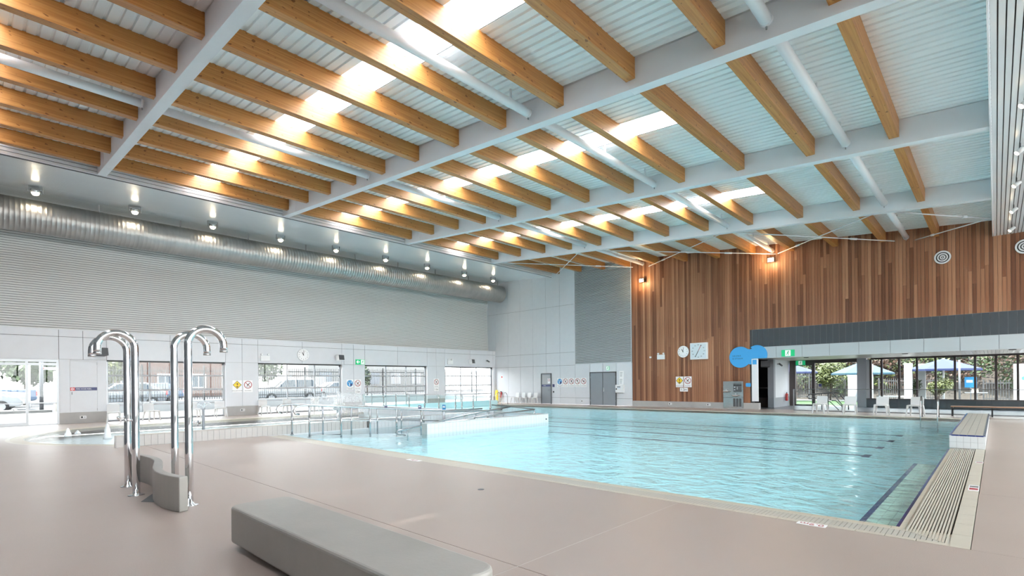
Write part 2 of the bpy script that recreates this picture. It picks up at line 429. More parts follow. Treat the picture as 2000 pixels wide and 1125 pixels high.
# ================================================================ RIGHT SLATTED CEILING
rc = thing('ceiling', 'white slatted lowered ceiling strip beside the roof', None, kind='structure')
MB().box(-.03, 9, -9, YF, 7.36, 7.42).build('ceiling_backing', 'black', rc)
MB().box(-.07, -.04, -9, YF, 7.28, 8.1).build('edge_fascia', 'slat_bright', rc)
for i in range(16):
    x = -.03 + i * .101
    MB().box(x, x + .082, -9, YF - .02, 7.285, 7.345).build('ceiling_slat', 'slat_bright', rc)
MB().box(1.6, 9, -9, YF, 7.285, 7.345).build('ceiling_board', 'slat_bright', rc)
# ================================================================ DUCT AND SOFFIT LAMPS
r = thing('air_duct', 'long round spiral metal air duct hanging along the side wall', 'duct', (-27.7, -9, 8.33))
pr = []
yy = 0
while yy < 37.05:
    pr += [(.635, yy), (.635, yy + .105), (.640, yy + .115), (.640, yy + .135)]; yy += .15
MB().lathe(pr, 40, ax=1).build('duct_tube', 'duct', r)
for y in (-6, -3, 0, 3, 6, 9, 12, 15, 18, 21, 24, 27):
    MB().box(-.02, .02, y + 9.9, y + 9.94, .62, .96).build('hanger', 'alu', r)
DL = [1.87, 5.0, 8.0, 11.15, 14.2, 17.4, 20.5, 23.7, 26.5]
for i, y in enumerate(DL + [-1.3, -4.4]):
    r = thing('soffit_lamp', f'round lit lamp under the slatted soffit, {(ORD[i] + " from the left") if i < 9 else "out of view behind the camera " + ORD[i-9]}', 'lamp', (-26.75, y, 9.02), group='soffit lamps')
    MB().lathe([(.13, 0), (.15, .05), (.15, .12), (.06, .14)], 20).build('housing', 'stainless', r)
    MB().lathe([(.02, -.10), (.07, -.085), (.105, -.05), (.12, 0), (.12, .002)], 20).build('lens', 'lamp', r)
    MB().box(-.04, .04, -.22, -.2, .0, .25).build('bracket', 'alu', r); MB().box(-.04, .04, .2, .22, .0, .25).build('bracket', 'alu', r)
    MB().box(-.03, .03, -.22, .22, .1, .13).build('yoke', 'alu', r)
    lamp('lamp_light', 'SPOT', (0, 0, -.14), 14, (1, .86, .66), r, spot_size=2.2, spot_blend=.8, shadow_soft_size=.1)
TS = [11.6, 14.7, 17.7, 20.7, 23.86, 26.84]
for i, y in enumerate(TS):
    r = thing('spot_lamp', f'white spotlight hanging from the slatted ceiling, {ORD[5-i]} from the far wall', 'lamp', (.47, y, 7.29), group='slatted ceiling spotlights')
    MB().tube([(0, 0, 0), (0, 0, -.14)], .015, 8).build('stem', 'dark_grey', r)
    MB().tube([(.07, -.02, -.13), (-.06, -.06, -.25)], .06, 14).build('head', 'white', r)
    MB().tube([(-.061, -.0605, -.252), (-.066, -.062, -.257)], .052, 14).build('lens', 'lamp', r)
    lamp('lamp_light', 'SPOT', (-.1, -.08, -.3), 50, (1, .88, .7), r, rot=(-.3, -.6, 0), spot_size=1.6, spot_blend=.8, shadow_soft_size=.05)
# ================================================================ LEFT WALL (lower)
def panel(y0, y1, z0, z1, mat='panel', name='wall_panel', x=XL, g=.008):
    MB().box(x - .03, x, y0 + g, y1 - g, z0 + g, z1 - g).build(name, mat, wl)
WINS = [(4.28, 9.11), (10.70, 15.54), (17.08, 21.92), (23.50, 28.33)]
seams = [-9, -6, -3, -.3, 2.68, 3.47, 4.28, 6.69, 9.11, 9.9, 10.70, 13.11, 15.54, 16.31, 17.08, 19.5, 21.92, 22.71, 23.5, 25.92, 28.33, YF]
for a, c in zip(seams, seams[1:]):
    panel(a, c, 2.74, 3.70); panel(a, c, 3.70, 4.0)
MB().box(XL - .28, XL - .03, -9, YF, 2.74, 4.0).build('wall_core', 'backing', wl)
MB().box(-29.6, XL - .01, -9, YF, 3.985, 4.02).build('ledge', 'panel', wl)
for a, m, c in ((2.68, 3.47, 4.28), (9.11, 9.9, 10.7), (15.54, 16.31, 17.08), (21.92, 22.71, 23.5), (28.33, 28.33, YF), (-9, -9, -.3)):
    if c - a < .9 or a < -5:
        panel(a, c, .48, 2.74)
    elif a > 4: panel(a, m, .48, 2.74); panel(m, c, .48, 2.74)
    else: panel(2.68, 3.03, .48, 2.74); panel(3.94, 4.28, .48, 2.74); panel(3.03, 3.94, 2.66, 2.74)
    MB().box(XL - .28, XL - .03, a, c, 0, 2.74).build('wall_core', 'white', wl)
    MB().box(XL - .03, XL + .004, a + .01, c - .01, 0, .478).build('wall_plinth', 'plinth', wl)
# glazed sectional doors
for k, (a, c) in enumerate(WINS):
    r = thing(f'door_{k+1}', f'glazed sectional panel door, {ORD[k]} from the left in the side wall', 'door', (XL - .2, a, 0), kind='structure')
    Wd = c - a
    for i in range(5):
        z = .05 + i * .67
        MB().box(-.03, .03, .05, Wd - .06, z - .035 - (.02 if i in (0, 2) else 0), z + .035).build('rail', 'alu_white', r)
    for i in range(4):
        y = .05 + i * (Wd - .11) / 3
        MB().box(-.025, .025, y - .03, y + .03, .05, 2.7).build('stile', 'alu_white', r)
    for i in range(4):
        for j in range(3):
            y = .05 + j * (Wd - .11) / 3
            MB().box(-.004, .004, y + .03, y + (Wd - .11) / 3 - .03, .085 + i * .67, .05 + (i + 1) * .67 - .035).build('pane', 'glass', r)
    MB().box(-.06, .1, .0, Wd - .02, 2.68, 2.735).build('header_seal', 'black', r)
    MB().box(-.05, .06, Wd - .06, Wd - .02, 0, 2.7).build('guide_track', 'alu', r)
    MB().box(.05, .09, Wd - .13, Wd - .05, 2.6, 2.72).build('track_bracket', 'black', r)
    MB().box(-.04, .06, .0, .05, 0, 2.7).build('guide_track', 'alu', r)
    MB().box(-.04, .05, .0, Wd, 0, .03).build('bottom_seal', 'dark_grey', r)
# entrance glazing at the left edge
r = thing('door_6', 'aluminium framed glass entrance door and sidelight at the left edge', 'door', (XL - .1, -.3, 0), kind='structure')
for y0, y1 in ((0, .06), (.62, .68), (1.96, 2.04), (2.91, 2.98)): MB().box(-.06, .07, y0, y1, 0, 2.66).build('stile', 'alu', r)
for z0, z1 in ((2.62, 2.72), (2.48, 2.58), (0, .05)): MB().box(-.05, .06, 0, 2.98, z0, z1).build('rail', 'alu', r)
MB().box(-.05, .06, .68, 1.96, .05, .14).build('rail', 'alu', r)
MB().box(-.02, .03, .68, 2.9, .90, .94).build('mid_rail', 'alu', r)
for y0, y1 in ((.07, .61), (.69, 1.95), (2.05, 2.9)): MB().box(-.004, .004, y0, y1, .06, 2.6).build('pane', 'glass', r)
MB().box(.06, .14, 1.35, 1.75, 2.5, 2.58).build('door_closer', 'alu', r)
MB().box(.06, .10, 1.88, 1.92, .92, 1.1).build('door_handle', 'stainless', r)
MB().box(XL - .28, XL, -.3, 2.68, 2.72, 2.75).build('wall_head', 'panel', wl)
# fire hose cabinet
r = thing('hose_cabinet', 'flush grey fire hose cabinet door with navy name strip', 'cabinet', (XL, 3.485, .48), FACE_L)
MB().box(-.455, .455, .005, 2.175, -.02, .006).build('door', 'panel', r)
s_ = MB().box(-.45, .45, .93, 1.065, .006, .012).build('name_strip', 'navy', r)
MB().box(-.45, -.29, .93, 1.065, .012, .014).build('red_symbol', 'red', s_)
MB().ring(.02, .045, .014, .017, 16, (-.385, .998)).build('reel_symbol', 'sign_white', s_); MB().box(-.345, -.31, .985, 1.02, .014, .017).build('flame_symbol', 'sign_white', s_)
text('lettering', 'FIRE HOSE REEL', .075, 'sign_white', s_, (-.26, .998, .013), align='LEFT')
MB().box(-.405, -.385, .76, .87, .006, .02).build('latch', 'dark_grey', r)
for z in (.1, 2.1): MB().box(.445, .46, z - .05, z + .05, .0, .02).build('hinge', 'alu', r)

# ================================================================ FAR WALL
wf = thing('wall_far', 'far end wall of white panels, louvred grille and timber boards', None, kind='structure')
zt = lambda x: deck_z(x) + .05
MB().box(-29.7, -9.4, YF + .03, YF + .3, 0, 9.9).build('wall_core', 'backing', wf)
MB().box(-9.4, 9, YF + .03, YF + .3, 2.72, 9.0).build('wall_core', 'backing', wf)
def fpanel(x0, x1, z0, z1, mat='panel', name='wall_panel', g=.008, y=YF):
    MB().box(x0 + g, x1 - g, y, y + .03, z0 + g, z1 - g).build(name, mat, wf)
xs = [-29.7, -28.62, -27.30, -26.04, -24.79, -23.53, -22.28, -20.98]
zs = [0, .457, 2.706, 3.603, 6.89, 9.6]
for a, c in zip(xs, xs[1:]):
    for z0, z1 in zip(zs, zs[1:]): fpanel(a, c, z0, z1)
for a, c in zip((-20.98, -19.75, -18.75, -17.72), (-19.75, -18.75, -17.72, -16.58)):
    for z0, z1 in ((0, .457), (.457, 2.74)): fpanel(a, c, z0, z1)
b = MB(); z = 2.78
while z < 9.6: b.add([(-20.96, YF - .02, z), (-16.62, YF - .02, z), (-16.62, YF + .02, z + .055), (-20.96, YF + .02, z + .055), (-20.96, YF + .03, z - .01), (-16.62, YF + .03, z - .01)], [(0, 1, 2, 3), (0, 4, 5, 1)]); z += .085
o = b.build('louvre_blades', 'louvre', wf); o['kind'] = 'stuff'
for x in (-20.98, -16.62): MB().box(x - .02, x + .02, YF - .03, YF + .03, 2.74, 9.55).build('grille_frame', 'panel', wf)
MB().box(-20.96, -16.62, YF - .03, YF + .03, 2.73, 2.77).build('grille_frame', 'panel', wf)
# timber boards
x = -16.56
bw = .128
bm_cache = {}
while x < 1.6:
    z0 = .345 if x + bw < -9.4 else 4.22
    top = zt(x)
    cuts = [z0, top]
    if random.random() < .55: cuts.insert(1, random.uniform(z0 + .8, top - .8))
    for a, c in zip(cuts, cuts[1:]):
        dpt = random.choice((0, .004, .008))
        b = MB(); b.box(-bw / 2 + .004, bw / 2 - .004, 0, .04 + dpt, 0, c - a - .003)
        b.build('timber_board', 'boards', wf, loc=(x + bw / 2, YF - .02 - dpt, a))
    x += bw
# concrete plinth under the boards
fx = [-16.58, -14.2, -11.8, -9.1]
for a, c in zip(fx, fx[1:]): MB().box(a + .004, c - .004, YF - .03, YF + .3, 0, .34).build('plinth_block', 'plinth', wf)
# dark tiles and pale panels over the opening
MB().box(-9.40, 9, YF - .02, YF + .03, 3.28, 4.22).build('fascia_core', 'alu', wf); MB().box(-9.40, 9, YF - .02, YF + .03, 2.70, 3.28).build('fascia_core', 'door_grey', wf)
for i in range(42):
    x = -9.385 + i * .2635; MB().box(x + .004, x + .2595, YF - .035, YF - .02, 3.29, 4.21).build('fascia_tile', 'tile_dark', wf)
px = [-9.4, -8.22, -7.03, -5.84, -4.65, -3.46, -2.28, -1.09, .1, 1.29, 2.5]
for a, c in zip(px, px[1:]): MB().box(a + .01, c - .01, YF - .035, YF - .02, 2.69, 3.28).build('fascia_panel', 'fascia_pale', wf)
# white information panel at the corner of the opening
r = thing('information_panel', 'tall white information panel at the corner beside the dark doorway', 'panel', (-9.26, YF - .06, .43), FACE_F)
MB().box(-.16, .16, 0, 2.25, -.05, .01).build('board', 'white', r)
for i in range(14): MB().box(-.11, .11 - .04 * (i % 3), .95 + i * .05, .962 + i * .05, .01, .013).build('text_line', 'face', r)
MB().box(-.12, .09, 1.95, 2.2, .01, .013).build('logo_patch', 'blue_sign', r)
# ---------------------------------------------------------------- recess behind the opening
rs = thing('wall_recess', 'recessed window bay beyond the timber wall with ash board soffit', None, kind='structure')
YW = 34.0
x = -12; bb = MB(); bb.box(0, .118, 0, YW - YF + .2, 0, .02); bmesh_board = bb.mesh('soffit_board')
while x < 9:
    if x < 2.6: place('soffit_board', bmesh_board, 'ash_boards', rs, (x, YF - .03 if x > -9.4 else YF + .31, 2.69))
    x += .125
MB().box(-12, 9, YF + .3, YW + .2, 2.715, 2.9).build('recess_roof', 'backing', rs)
MB().box(2.6, 9, YF + .3, YW, 2.69, 2.715).build('recess_soffit', 'slat_wall', rs)
# short wall with the dark sauna doorway, grey corner pier and white return wall
MB().box(-9.33, -9.02, 30.85, 31.15, .55, 2.69).build('corner_pier', 'grey_wall', rs); MB().box(-9.33, -9.02, 30.84, 31.15, 0, .55).build('corner_pier_base', 'door_grey', rs)
MB().box(-9.33, -9.05, 31.15, 33.9, .55, 2.69).build('return_wall', 'panel', rs); MB().box(-9.33, -9.045, 31.15, 33.9, 0, .55).build('return_wall_base', 'grey_wall', rs)
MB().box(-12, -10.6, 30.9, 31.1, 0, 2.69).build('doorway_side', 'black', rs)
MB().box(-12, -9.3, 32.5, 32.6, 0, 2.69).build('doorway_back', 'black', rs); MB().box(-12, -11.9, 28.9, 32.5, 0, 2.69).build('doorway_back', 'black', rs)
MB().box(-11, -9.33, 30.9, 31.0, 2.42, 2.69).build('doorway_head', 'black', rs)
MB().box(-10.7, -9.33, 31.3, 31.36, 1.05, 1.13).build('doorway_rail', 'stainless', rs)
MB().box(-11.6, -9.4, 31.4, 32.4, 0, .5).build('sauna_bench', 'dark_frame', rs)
# window wall
r = thing('window_1', 'long dark framed window band at the far right with blue parasols outside', 'window', (0, YW, 0), kind='structure')
MB().box(-9.05, -8.72, -.06, .14, 0, 2.69).build('frame_post', 'dark_frame', r)
MB().box(-8.72, -5.3, -.05, .1, 2.5, 2.69).build('frame_head', 'dark_frame', r); MB().box(-5.0, 9, -.05, .1, 2.60, 2.69).build('frame_head', 'dark_frame', r)
MB().box(-7.86, -7.70, -.06, .1, 0, 2.6).build('mullion', 'dark_frame', r)
MB().box(-8.72, -7.86, -.04, .08, 0, .09).build('door_rail', 'dark_frame', r); MB().box(-8.72, -7.86, -.04, .08, 2.38, 2.5).build('door_rail', 'dark_frame', r)
MB().box(-8.70, -7.88, .02, .03, .09, 2.4).build('pane', 'glass', r); MB().box(-7.68, -6.6, .02, .03, .04, 2.5).build('pane', 'glass', r); MB().box(-6.59, -5.65, .02, .03, .04, 2.5).build('pane', 'glass', r)
MB().box(-7.5, -7.37, -.03, -.01, 1.12, 1.3).build('push_plate', 'navy', r)
MB().box(-5.62, -5.2, -.12, .3, 0, 2.69).build('column', 'grey_wall', r)
MB().box(-5.19, -5.05, -.05, .1, .48, 2.62).build('jamb', 'alu_white', r)
mul = [-5.0 + .0, -4.51, -3.75, -3.0, -2.25, -1.5, -.75, 0, .75, 1.5, 2.25]
for x in mul: MB().box(x - .045, x + .045, -.06, .1, .46, 2.62).build('mullion', 'dark_frame', r)
for a, c in zip(mul, mul[1:]): MB().box(a + .045, c - .045, .02, .03, .5, 2.6).build('pane', 'glass', r)
MB().box(-5.2, 9, -.1, .12, .43, .49).build('sill', 'dark_frame', r)
for i in range(20):
    x = -5.2 + i * .5; MB().box(x + .004, x + .496, -.1, -.05, .03, .43).build('sill_wall_tile', 'tile_dark', rs, loc=(0, YW, 0))
MB().box(-5.2, 9, YW - .05, YW + .12, 0, .43).build('sill_wall', 'backing', rs)
MB().box(2.3, 9, YW - .05, YW + .1, .43, 2.69).build('end_wall', 'panel', rs)
# glass balustrade across the recess
r = thing('glass_balustrade', 'clear glass balustrade with slim top rail behind the white chairs', 'balustrade', (-7.44, 28.62, 0))
MB().box(0, 9.6, -.02, .02, 1.055, 1.085).build('top_rail', 'rail_steel', r)
for i in range(7): MB().box(i * 1.4 + .02, i * 1.4 + 1.38, -.006, .006, .05, 1.05).build('glass_panel', 'glass', r)
MB().box(0, 9.6, -.03, .03, 0, .05).build('base_channel', 'alu', r); MB().box(-.025, .025, -.025, .025, 0, 1.07).build('end_post', 'alu', r)
for q, (yy, lb) in enumerate(((30.0, 'nearer'), (30.9, 'farther'))):
    r = thing('stair_handrail', f'curved dark steel stair handrail behind the glass, {lb} of two', 'handrail', (-7.1 + q * .1, yy, 0))
    MB().tube([(.25, 0, .55), (.02, 0, .56), (-.06, 0, .66), (.0, 0, .76), (.15, 0, .8), (.5, 0, .82), (.95, 0, .88), (1.1, 0, .84), (1.5, 0, .25), (1.5, 0, 0)], .028, 8).build('rail', 'dark_grey', r)
    MB().tube([(.6, 0, 0), (.6, 0, .82)], .025, 8).build('post', 'dark_grey', r)
    MB().tube([(.75, 0, .45), (.95, 0, .44), (1.35, 0, .0)], .022, 8).build('lower_rail', 'dark_grey', r)
# ---------------------------------------------------------------- unseen enclosing walls
wb = thing('wall_back', 'plain wall with a dark low block added behind the camera as shade', None, kind='structure')
MB().box(-29.7, 9.2, -9.3, -9.0, 0, 9.9).build('wall_panel', 'panel', wb)
MB().box(-26.0, 9.0, -9.0, -2.6, 0.0, 3.6).build('added_shade_block', 'dark_grey', wb)  # unseen block added to shade low surfaces that face the back wall
wr = thing('wall_right', 'tall glazed side wall added out of view to let daylight in', None, kind='structure')
MB().box(9, 9.2, -9.0, YW, 0, .3).build('wall_panel', 'panel', wr); MB().box(9, 9.2, -9.0, YW, 6.6, 7.4).build('wall_panel', 'panel', wr)
for i in range(22): MB().box(9.02, 9.16, -9.0 + i * 2.04, -8.9 + i * 2.04, .3, 6.6).build('mullion', 'alu', wr)
for i in range(21): MB().box(9.08, 9.09, -8.9 + i * 2.04, -6.96 + i * 2.04, .3, 6.6).build('pane', 'glass', wr)  # unseen glazing, added so daylight reaches the hall from the right
MB().box(9.2, 60, -40, 70, -.2, -.05).build('outside_paving', 'paving', wr)
# ================================================================ FLOOR AND POOLS
fl = thing('floor', 'pinkish grey seamless pool deck floor', None, kind='structure')
def slab(x0, x1, y0, y1, g=.004, h=(1, 1)): MB().box(x0 + g, x1 - g, y0 + g * h[0], y1 - g * h[1], -.12, 0).build('floor_slab', 'floor', fl)
MB().box(-28.9, -26.2, -9, YF, -.3, -.125).build('floor_base', 'joint', fl); MB().box(-26.2, 9.2, -9, .55, -.3, -.125).build('floor_base', 'joint', fl)
MB().box(-16.3, 9.2, .55, 6.35, -.3, -.125).build('floor_base', 'joint', fl); MB().box(-.2, 9.2, 6.35, YF, -.3, -.125).build('floor_base', 'joint', fl)
jx = [-28.9, -16.4, -3.0, 9]
for a, c in zip(jx, jx[1:]): slab(a, c, -9, -3.2); slab(a, c, -3.2, .6, h=(1, 0))
for a, c in zip(jx[1:], jx[2:]): slab(a, c, .6, 3.23, h=(0, 1)); slab(a, min(c, 9), 3.23, 6.30)
slab(-.18, 9, 6.30, 9.4, .001); MB().box(-3.005, -2.995, -2.6, 6.3, -.1, -.001).build('joint_strip', 'joint_light', fl)
for a, c in ((9.4, 15.5), (15.5, 22), (22, YF)): slab(-.18, 9, a, c)
slab(-28.9, -26.2, .6, 8); slab(-28.9, -26.2, 8, 16); slab(-28.9, -26.2, 16, YF)
slab(-26.2, -14, 26.25, YF); slab(-14, -.18, 26.25, YF)
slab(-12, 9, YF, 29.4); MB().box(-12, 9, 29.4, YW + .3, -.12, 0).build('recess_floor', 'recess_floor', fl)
outer = [(-16.4, 2.75), (-17.37, 2.50), (-18.12, 1.75), (-19.15, 1.19), (-20.08, .86), (-21.2, .74), (-22.3, .86), (-23.43, 1.22), (-24.59, 1.9), (-25.3, 2.5), (-25.8, 3.2), (-26.1, 4.2)]
inner = [(-16.75, 3.05), (-17.65, 2.75), (-18.35, 2.12), (-19.1, 1.72), (-19.9, 1.38), (-20.8, 1.2), (-21.6, 1.2), (-22.65, 1.42), (-23.3, 1.70), (-24.2, 2.2), (-24.95, 2.75), (-25.35, 3.4), (-25.65, 4.2)]
def smooth(p, it=2):
    for _ in range(it):
        q = [p[0]]
        for a, c in zip(p, p[1:]): q += [(a[0] * .75 + c[0] * .25, a[1] * .75 + c[1] * .25), (a[0] * .25 + c[0] * .75, a[1] * .25 + c[1] * .75)]
        p = q + [p[-1]]
    return p
so, si = smooth(outer), smooth(inner)
MB().prism([(-16.4, .6), (-16.4, 2.75)][:1] + so + [(-26.195, 4.2), (-26.195, .6)], -.12, 0).build('floor_slab', 'floor', fl)
bc = thing('trim_3', 'beige tiled rim curving round the toddler beach pool', None, kind='structure')
def strip(p, q, z0, z1, name, mat, par):
    n = min(len(p), len(q))
    def rs_(l):
        c = [0]
        for a, b_ in zip(l, l[1:]): c.append(c[-1] + math.dist(a, b_))
        o_ = []
        for i in range(48):
            s = c[-1] * i / 47; j = 0
            while j < len(l) - 2 and c[j + 1] < s: j += 1
            t = (s - c[j]) / max(1e-6, c[j + 1] - c[j]); o_.append((l[j][0] * (1 - t) + l[j + 1][0] * t, l[j][1] * (1 - t) + l[j + 1][1] * t))
        return o_
    A, B = rs_(p), rs_(q)
    return A, B
A, B = strip(so, si, 0, 0, '', '', None)
mix = lambda t: [(a[0] * (1 - t) + c[0] * t, a[1] * (1 - t) + c[1] * t) for a, c in zip(A, B)]
for (t0, t1, m, z) in ((0, .22, 'tile_beige2', .0), (.22, .9, 'tile_beige', -.004), (.9, 1, 'tile_grey', -.012)):
    p, q = mix(t0), mix(t1)
    for i in range(47):
        MB().prism([p[i], p[i + 1], q[i + 1], q[i]], -.12, z).build('rim_tile', m, bc)
MB().box(-26.2, -25.62, 4.2, 15.15, -.12, -.002).build('rim_tile', 'tile_beige', bc)
# toddler pool
kb = thing('pool_basin', 'pale shallow basin of the toddler pool', None, kind='structure')
MB().box(-26.2, -16.3, 1.0, 15.2, -.5, -.32).build('basin_floor', 'pool_pale', kb)
kp = si + [(-25.62, 15.15), (-16.42, 15.15), (-16.42, 3.0)]
o = MB().add([(a, c, -.015) for a, c in kp], [tuple(range(len(kp)))]).build('pool_water', 'water_pale'); tag(o, 'pale rippled water of the shallow toddler pool behind the tiled wall', 'water', kind='structure')
# low tiled wall beside the walkway
lw = thing('tiled_wall', 'low white tiled wall between walkway and toddler pool', 'wall', (-16.4, 2.62, 0), kind='structure')
Lw = 15.35 - 2.62
MB().box(-.22, -.012, 0, Lw, -.0, .285).build('wall_core', 'grout', lw); MB().box(-.22, -.004, 0, Lw, -.6, 0).build('wall_foot', 'tile_white', lw)
tm = MB(); tm.box(0, .012, .004, .146, .0, .138); tm = tm.mesh('tile')
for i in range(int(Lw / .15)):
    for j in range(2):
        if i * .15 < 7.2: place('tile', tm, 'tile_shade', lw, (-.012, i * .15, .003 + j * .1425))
rest = MB()
for i in range(48, int(Lw / .15)):
    for j in range(-2, 2): rest.box(-.012, 0, i * .15 + .004, i * .15 + .146, .003 + j * .1425, .141 + j * .1425)
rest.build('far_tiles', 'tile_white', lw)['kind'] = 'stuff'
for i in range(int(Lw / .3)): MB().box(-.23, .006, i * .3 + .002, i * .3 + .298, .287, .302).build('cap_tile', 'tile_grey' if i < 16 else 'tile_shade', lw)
for i in range(2): MB().box(-.2 + i * .1 + .003, -.1 + i * .1 - .003, -.012, 0, .003, .285).build('end_tile', 'tile_shade', lw)
# main pool basin
mb_ = thing('pool_basin', 'pale turquoise tiled basin of the main pool', None, kind='structure')
ZB = -.62
MB().box(-16.5, -.7, 6.75, 26.1, ZB - .2, ZB).build('basin_floor', 'pool_floor', mb_); MB().box(-26.1, -16.5, 15.3, 26.1, ZB - .2, ZB).build('basin_floor', 'pool_floor', mb_)
MB().box(-16.4, -.78, 6.70, 6.84, ZB, -.03).build('basin_wall', 'pool_wall', mb_); MB().box(-.78, -.66, 6.70, 26.1, ZB, -.03).build('basin_wall', 'pool_wall', mb_)
MB().box(-26.1, -.66, 26.0, 26.12, ZB, -.03).build('basin_wall', 'pool_wall', mb_)
MB().box(-26.2, -26.0, 15.4, 26.1, ZB, .30).build('basin_side_wall', 'pool_wall', mb_)
for i, y in enumerate((17.4, 19.7, 22.0, 24.3)):
    x0 = -12.4 if y < 16 else -24.2
    MB().box(x0, -2.6, y, y + .16, ZB, ZB + .006).build('lane_line', 'navy', mb_); MB().box(-2.78, -2.6, y - .2, y + .4, ZB, ZB + .006).build('lane_line', 'navy', mb_)
o = MB().add([(a, c, -.035) for a, c in [(-16.40, 6.83), (-.79, 6.83), (-.79, 26.0), (-26.0, 26.0), (-26.0, 15.42), (-16.40, 15.42)]], [tuple(range(6))]).build('pool_water', 'water'); tag(o, 'clear turquoise rippled water of the main swimming pool', 'water', kind='structure')
# submerged ledge
lg = thing('pool_ledge', 'submerged pale green tiled ledge with dark blue edge stripes', 'ledge', (-1.2, 6.84, ZB))
MB().box(0, .40, 0, 6.1, 0, .5).build('ledge_body', 'tile_white', lg)
for i in range(20):
    for j in range(3):
        MB().box(.06 + j * .11 + .003, .06 + (j + 1) * .11 - .003, i * .3 + .003, (i + 1) * .3 - .003, .5, .506).build('tile', 'tile_green', lg)
for i in range(40):
    MB().box(0, .056, i * .15 + .003, (i + 1) * .15 - .003, .5, .508).build('edge_tile', 'tile_blue', lg)
# near coping and overflow grate
cp = thing('trim_4', 'beige tiled pool coping with slotted overflow along the near edge', None, kind='structure')
MB().box(-16.4, -.18, 6.30, 6.84, -.4, -.06).build('coping_base', 'joint', cp)
x = -.33; i = 0
MB().box(-16.35, -.335, 6.66, 6.70, -.1, -.004).build('grate_edge', 'tile_beige2', cp)
while x > -16.3:
    nx = x - .25
    MB().box(nx + .003, x - .003, 6.305, 6.392, -.1, .0).build('coping_tile', 'tile_beige2', cp)
    MB().box(nx + .002, x - .002, 6.70, 6.835, -.1, -.012).build('nosing_tile', 'tile_beige' , cp)
    x = nx
MB().box(-16.35, -.70, 6.835, 6.842, -.1, -.02).build('edge_line', 'slot', cp)
gm = MB(); gm.box(0, .041, 6.40, 6.655, -.05, -.004); gm = gm.mesh('grate_bar')
rest = MB(); x = -.37
k = 0
while x > -16.3:
    if k < 130: place('grate_bar', gm, 'tile_beige2' if k % 2 else 'tile_grey', cp, (x, 0, 0))
    else: rest.box(x, x + .041, 6.40, 6.655, -.05, -.004)
    x -= .046; k += 1
rest.build('far_grate_bars', 'tile_beige2', cp)['kind'] = 'stuff'
# right-hand coping with long grate
cp = thing('trim_5', 'beige pool coping with long parallel overflow grate bars beside the block', None, kind='structure')
YB = 15.2
MB().box(-.78, -.18, 6.66, 26.25, -.4, -.07).build('coping_base', 'slot', cp)
for i in range(56):
    y = 6.80 + i * .15
    MB().box(-.80, -.768, y + .002, y + .148, -.1, -.022).build('blue_edge_tile', 'tile_blue', cp)
for i in range(28):
    y = 6.80 + i * .3
    MB().box(-.766, -.70, y + .002, y + .298, -.1, -.015).build('nosing_tile', 'tile_beige', cp)
for i in range(13): MB().box(-.695 + i * .0272, -.695 + i * .0272 + .0165, 6.50 - i * .0 if i > 20 else 6.40 + max(0, .26 - i * .0217), YB - .01, -.05, -.002).build('grate_bar', 'tile_beige2', cp)
y = 6.30
while y < YB - .05:
    ny = min(y + .53, YB)
    MB().box(-.335, -.185, y + .003, ny - .003, -.1, .0).build('coping_tile', 'tile_beige2', cp); y = ny
MB().box(-.335, -.18, YB, 26.25, -.1, -.002).build('coping_tile', 'tile_beige2', cp)
# far and side coping
cp = thing('trim_6', 'pale coping strip along the far and far-left pool edges', None, kind='structure')
x = -26.2
while x < -.8:
    MB().box(x + .003, min(x + .5, -.3) - .003, 26.0, 26.25, -.12, .002).build('coping_tile', 'tile_beige2', cp); x += .5
MB().box(-26.22, -26.0, 15.4, 26.0, .30, .315).build('coping_tile', 'tile_white', cp)
# raised tiled end block
r = thing('tiled_block', 'raised white tiled block with beige top and blue edges at the pool side', 'block', (-.78, YB, 0))
BL = 9.3
MB().box(.012, .588, .012, BL, -.4, .27).build('core', 'grout', r)
for i in range(5):
    for j in range(2): MB().box(.006 + i * .118 + .003, .006 + (i + 1) * .118 - .003, 0, .012, .004 + j * .135 + .002, .004 + (j + 1) * .135 - .002).build('face_tile', 'tile_white', r)
tf = MB(); tf.box(0, .012, .003, .147, 0, .131); tf = tf.mesh('side_tile')
for i in range(int(BL / .15)):
    for j in range(2):
        place('side_tile', tf, 'tile_white', r, (.588, i * .15, .005 + j * .135)); place('side_tile', tf, 'tile_white', r, (0, i * .15, .005 + j * .135))
MB().box(0, .6, 0, BL, .275, .285).build('top_bed', 'tile_white', r)
for i in range(int(BL / .31)):
    for j in range(4): MB().box(.04 + j * .13 + .004, .04 + (j + 1) * .13 - .004, .04 + i * .31 + .004, .04 + (i + 1) * .31 - .004, .285, .297).build('top_tile', 'tile_grey', r)
for i in range(int(BL / .15)):
    for x0 in (0, .57): MB().box(x0, x0 + .033, i * .15 + .002, i * .15 + .148, .272, .299).build('edge_tile', 'tile_blue', r)
for i in range(4): MB().box(.035 + i * .135, .035 + (i + 1) * .135 - .004, -.003, .034, .272, .299).build('edge_tile', 'tile_blue', r)
